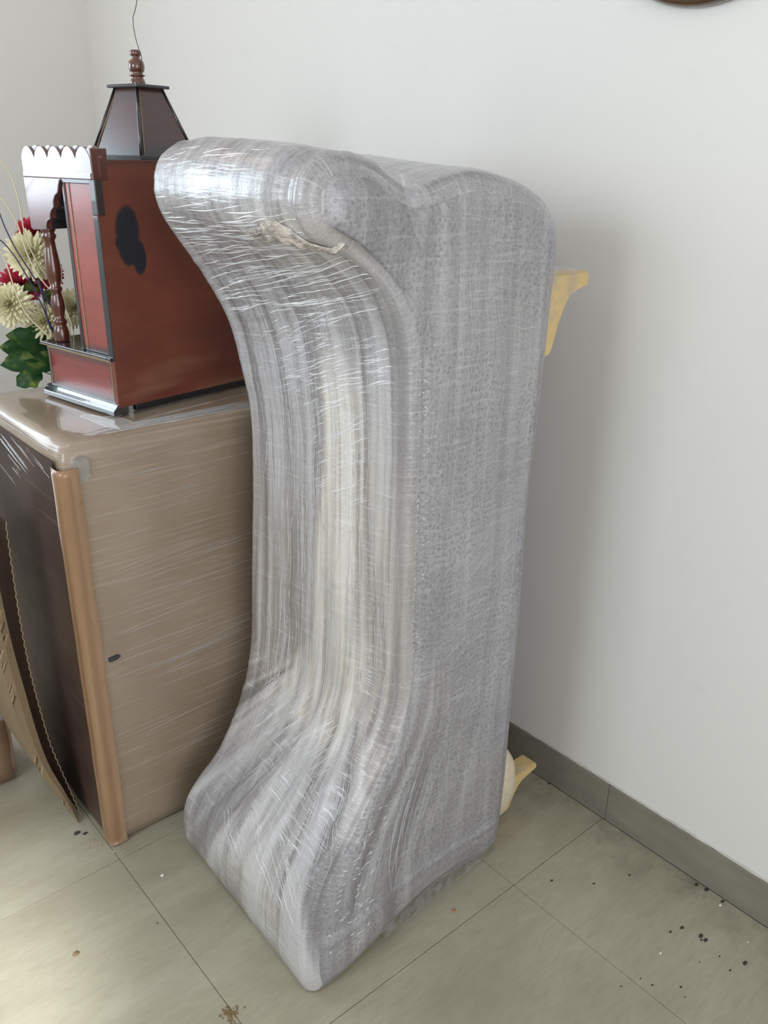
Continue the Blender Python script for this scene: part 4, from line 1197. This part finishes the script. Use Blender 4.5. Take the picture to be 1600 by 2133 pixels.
spk = [(1.245, .848, .0036), (1.311, .782, .0034), (1.394, .745, .0034), (1.486, .632, .006), (1.490, .610, .006), (1.488, .570, .005), (1.357, .589, .0052), (1.329, .599, .0038),
       (1.369, .552, .006), (1.367, .540, .0055), (1.361, .546, .003), (1.378, .459, .006), (1.191, .552, .0028), (1.354, .501, .0025), (1.185, .575, .0022), (1.230, .513, .0028), (1.217, .496, .0022),
       (1.141, .590, .0022), (1.34, .47, .003), (1.31, .52, .002), (.513, 1.309, .0024), (.485, 1.668, .008), (.500, 1.655, .006), (1.4935, 1.06, .004)]
for i, (x, y, r_) in enumerate(spk):
    b = bmesh.new(); blob(b, (x, y), r_, r_*0.6, r_*0.3, i+40)
    if i == 22 or i == 21: lb, gr = 'dark bit of dirt on the floor between the leaning cardboard and the carton corner', 'dark bits by the carton corner'
    elif i == 23: lb, gr = 'dark speck on the floor against the skirting beside the lower wooden foot', None
    elif i == 20: lb, gr = 'tiny dark speck on the floor left of the wrapped settee', None
    elif x > 1.45: lb, gr = 'dark bit of dirt on the floor against the foot of the skirting', 'dirt along the skirting'
    elif i in (0, 1, 2): lb, gr = ['dark speck on the tile nearest the wrapped settee, beyond the tile joint crossing', 'dark speck midway between the wrapped settee and the skirting', 'thin dark speck on the floor nearest the skirting among the three in a row'][i], None
    elif r_ > 0.0035: lb, gr = 'larger dark crumb in the patch of dirt out from the skirting', 'larger crumbs in the dirt patch'
    else: lb, gr = 'tiny dark speck on the floor tiles at the lower right', 'dark specks of dirt on the floor'
    tag(obj('dark_speck', b, M_speck, smooth=True), lb, 'debris', gr)
# clump of brown crumbs on the joint at the bottom edge
cl = empty('crumb_clump', (.520, 1.030, 0))
tag(cl, 'clump of brown crumbs and grit on the tile joint at the bottom edge', 'debris')
b = bmesh.new()
rn = random.Random(5)
for i in range(70):
    a = rn.uniform(0, 6.28); d = abs(rn.gauss(0, 0.011))
    blob(b, (d*math.cos(a)*1.0, d*math.sin(a)*1.5), rn.uniform(.001, .0034), rn.uniform(.001, .003), rn.uniform(.0006, .0018), i)
o = obj('grit', b, M_mud, cl, smooth=True); o['kind'] = 'stuff'
# sawdust at the foot of the carton corner
b = bmesh.new()
for i in range(40):
    blob(b, (.505+rn.gauss(0, .012), 1.615+rn.gauss(0, .02)), rn.uniform(.0008, .0026), rn.uniform(.0008, .0026), .0008, i)
o = obj('sawdust', b, simple('sawdust', (0.40, 0.31, 0.20), 0.9), smooth=True)
tag(o, 'pale brown sawdust scattered by the front corner of the wrapped carton', 'debris', kind='stuff')
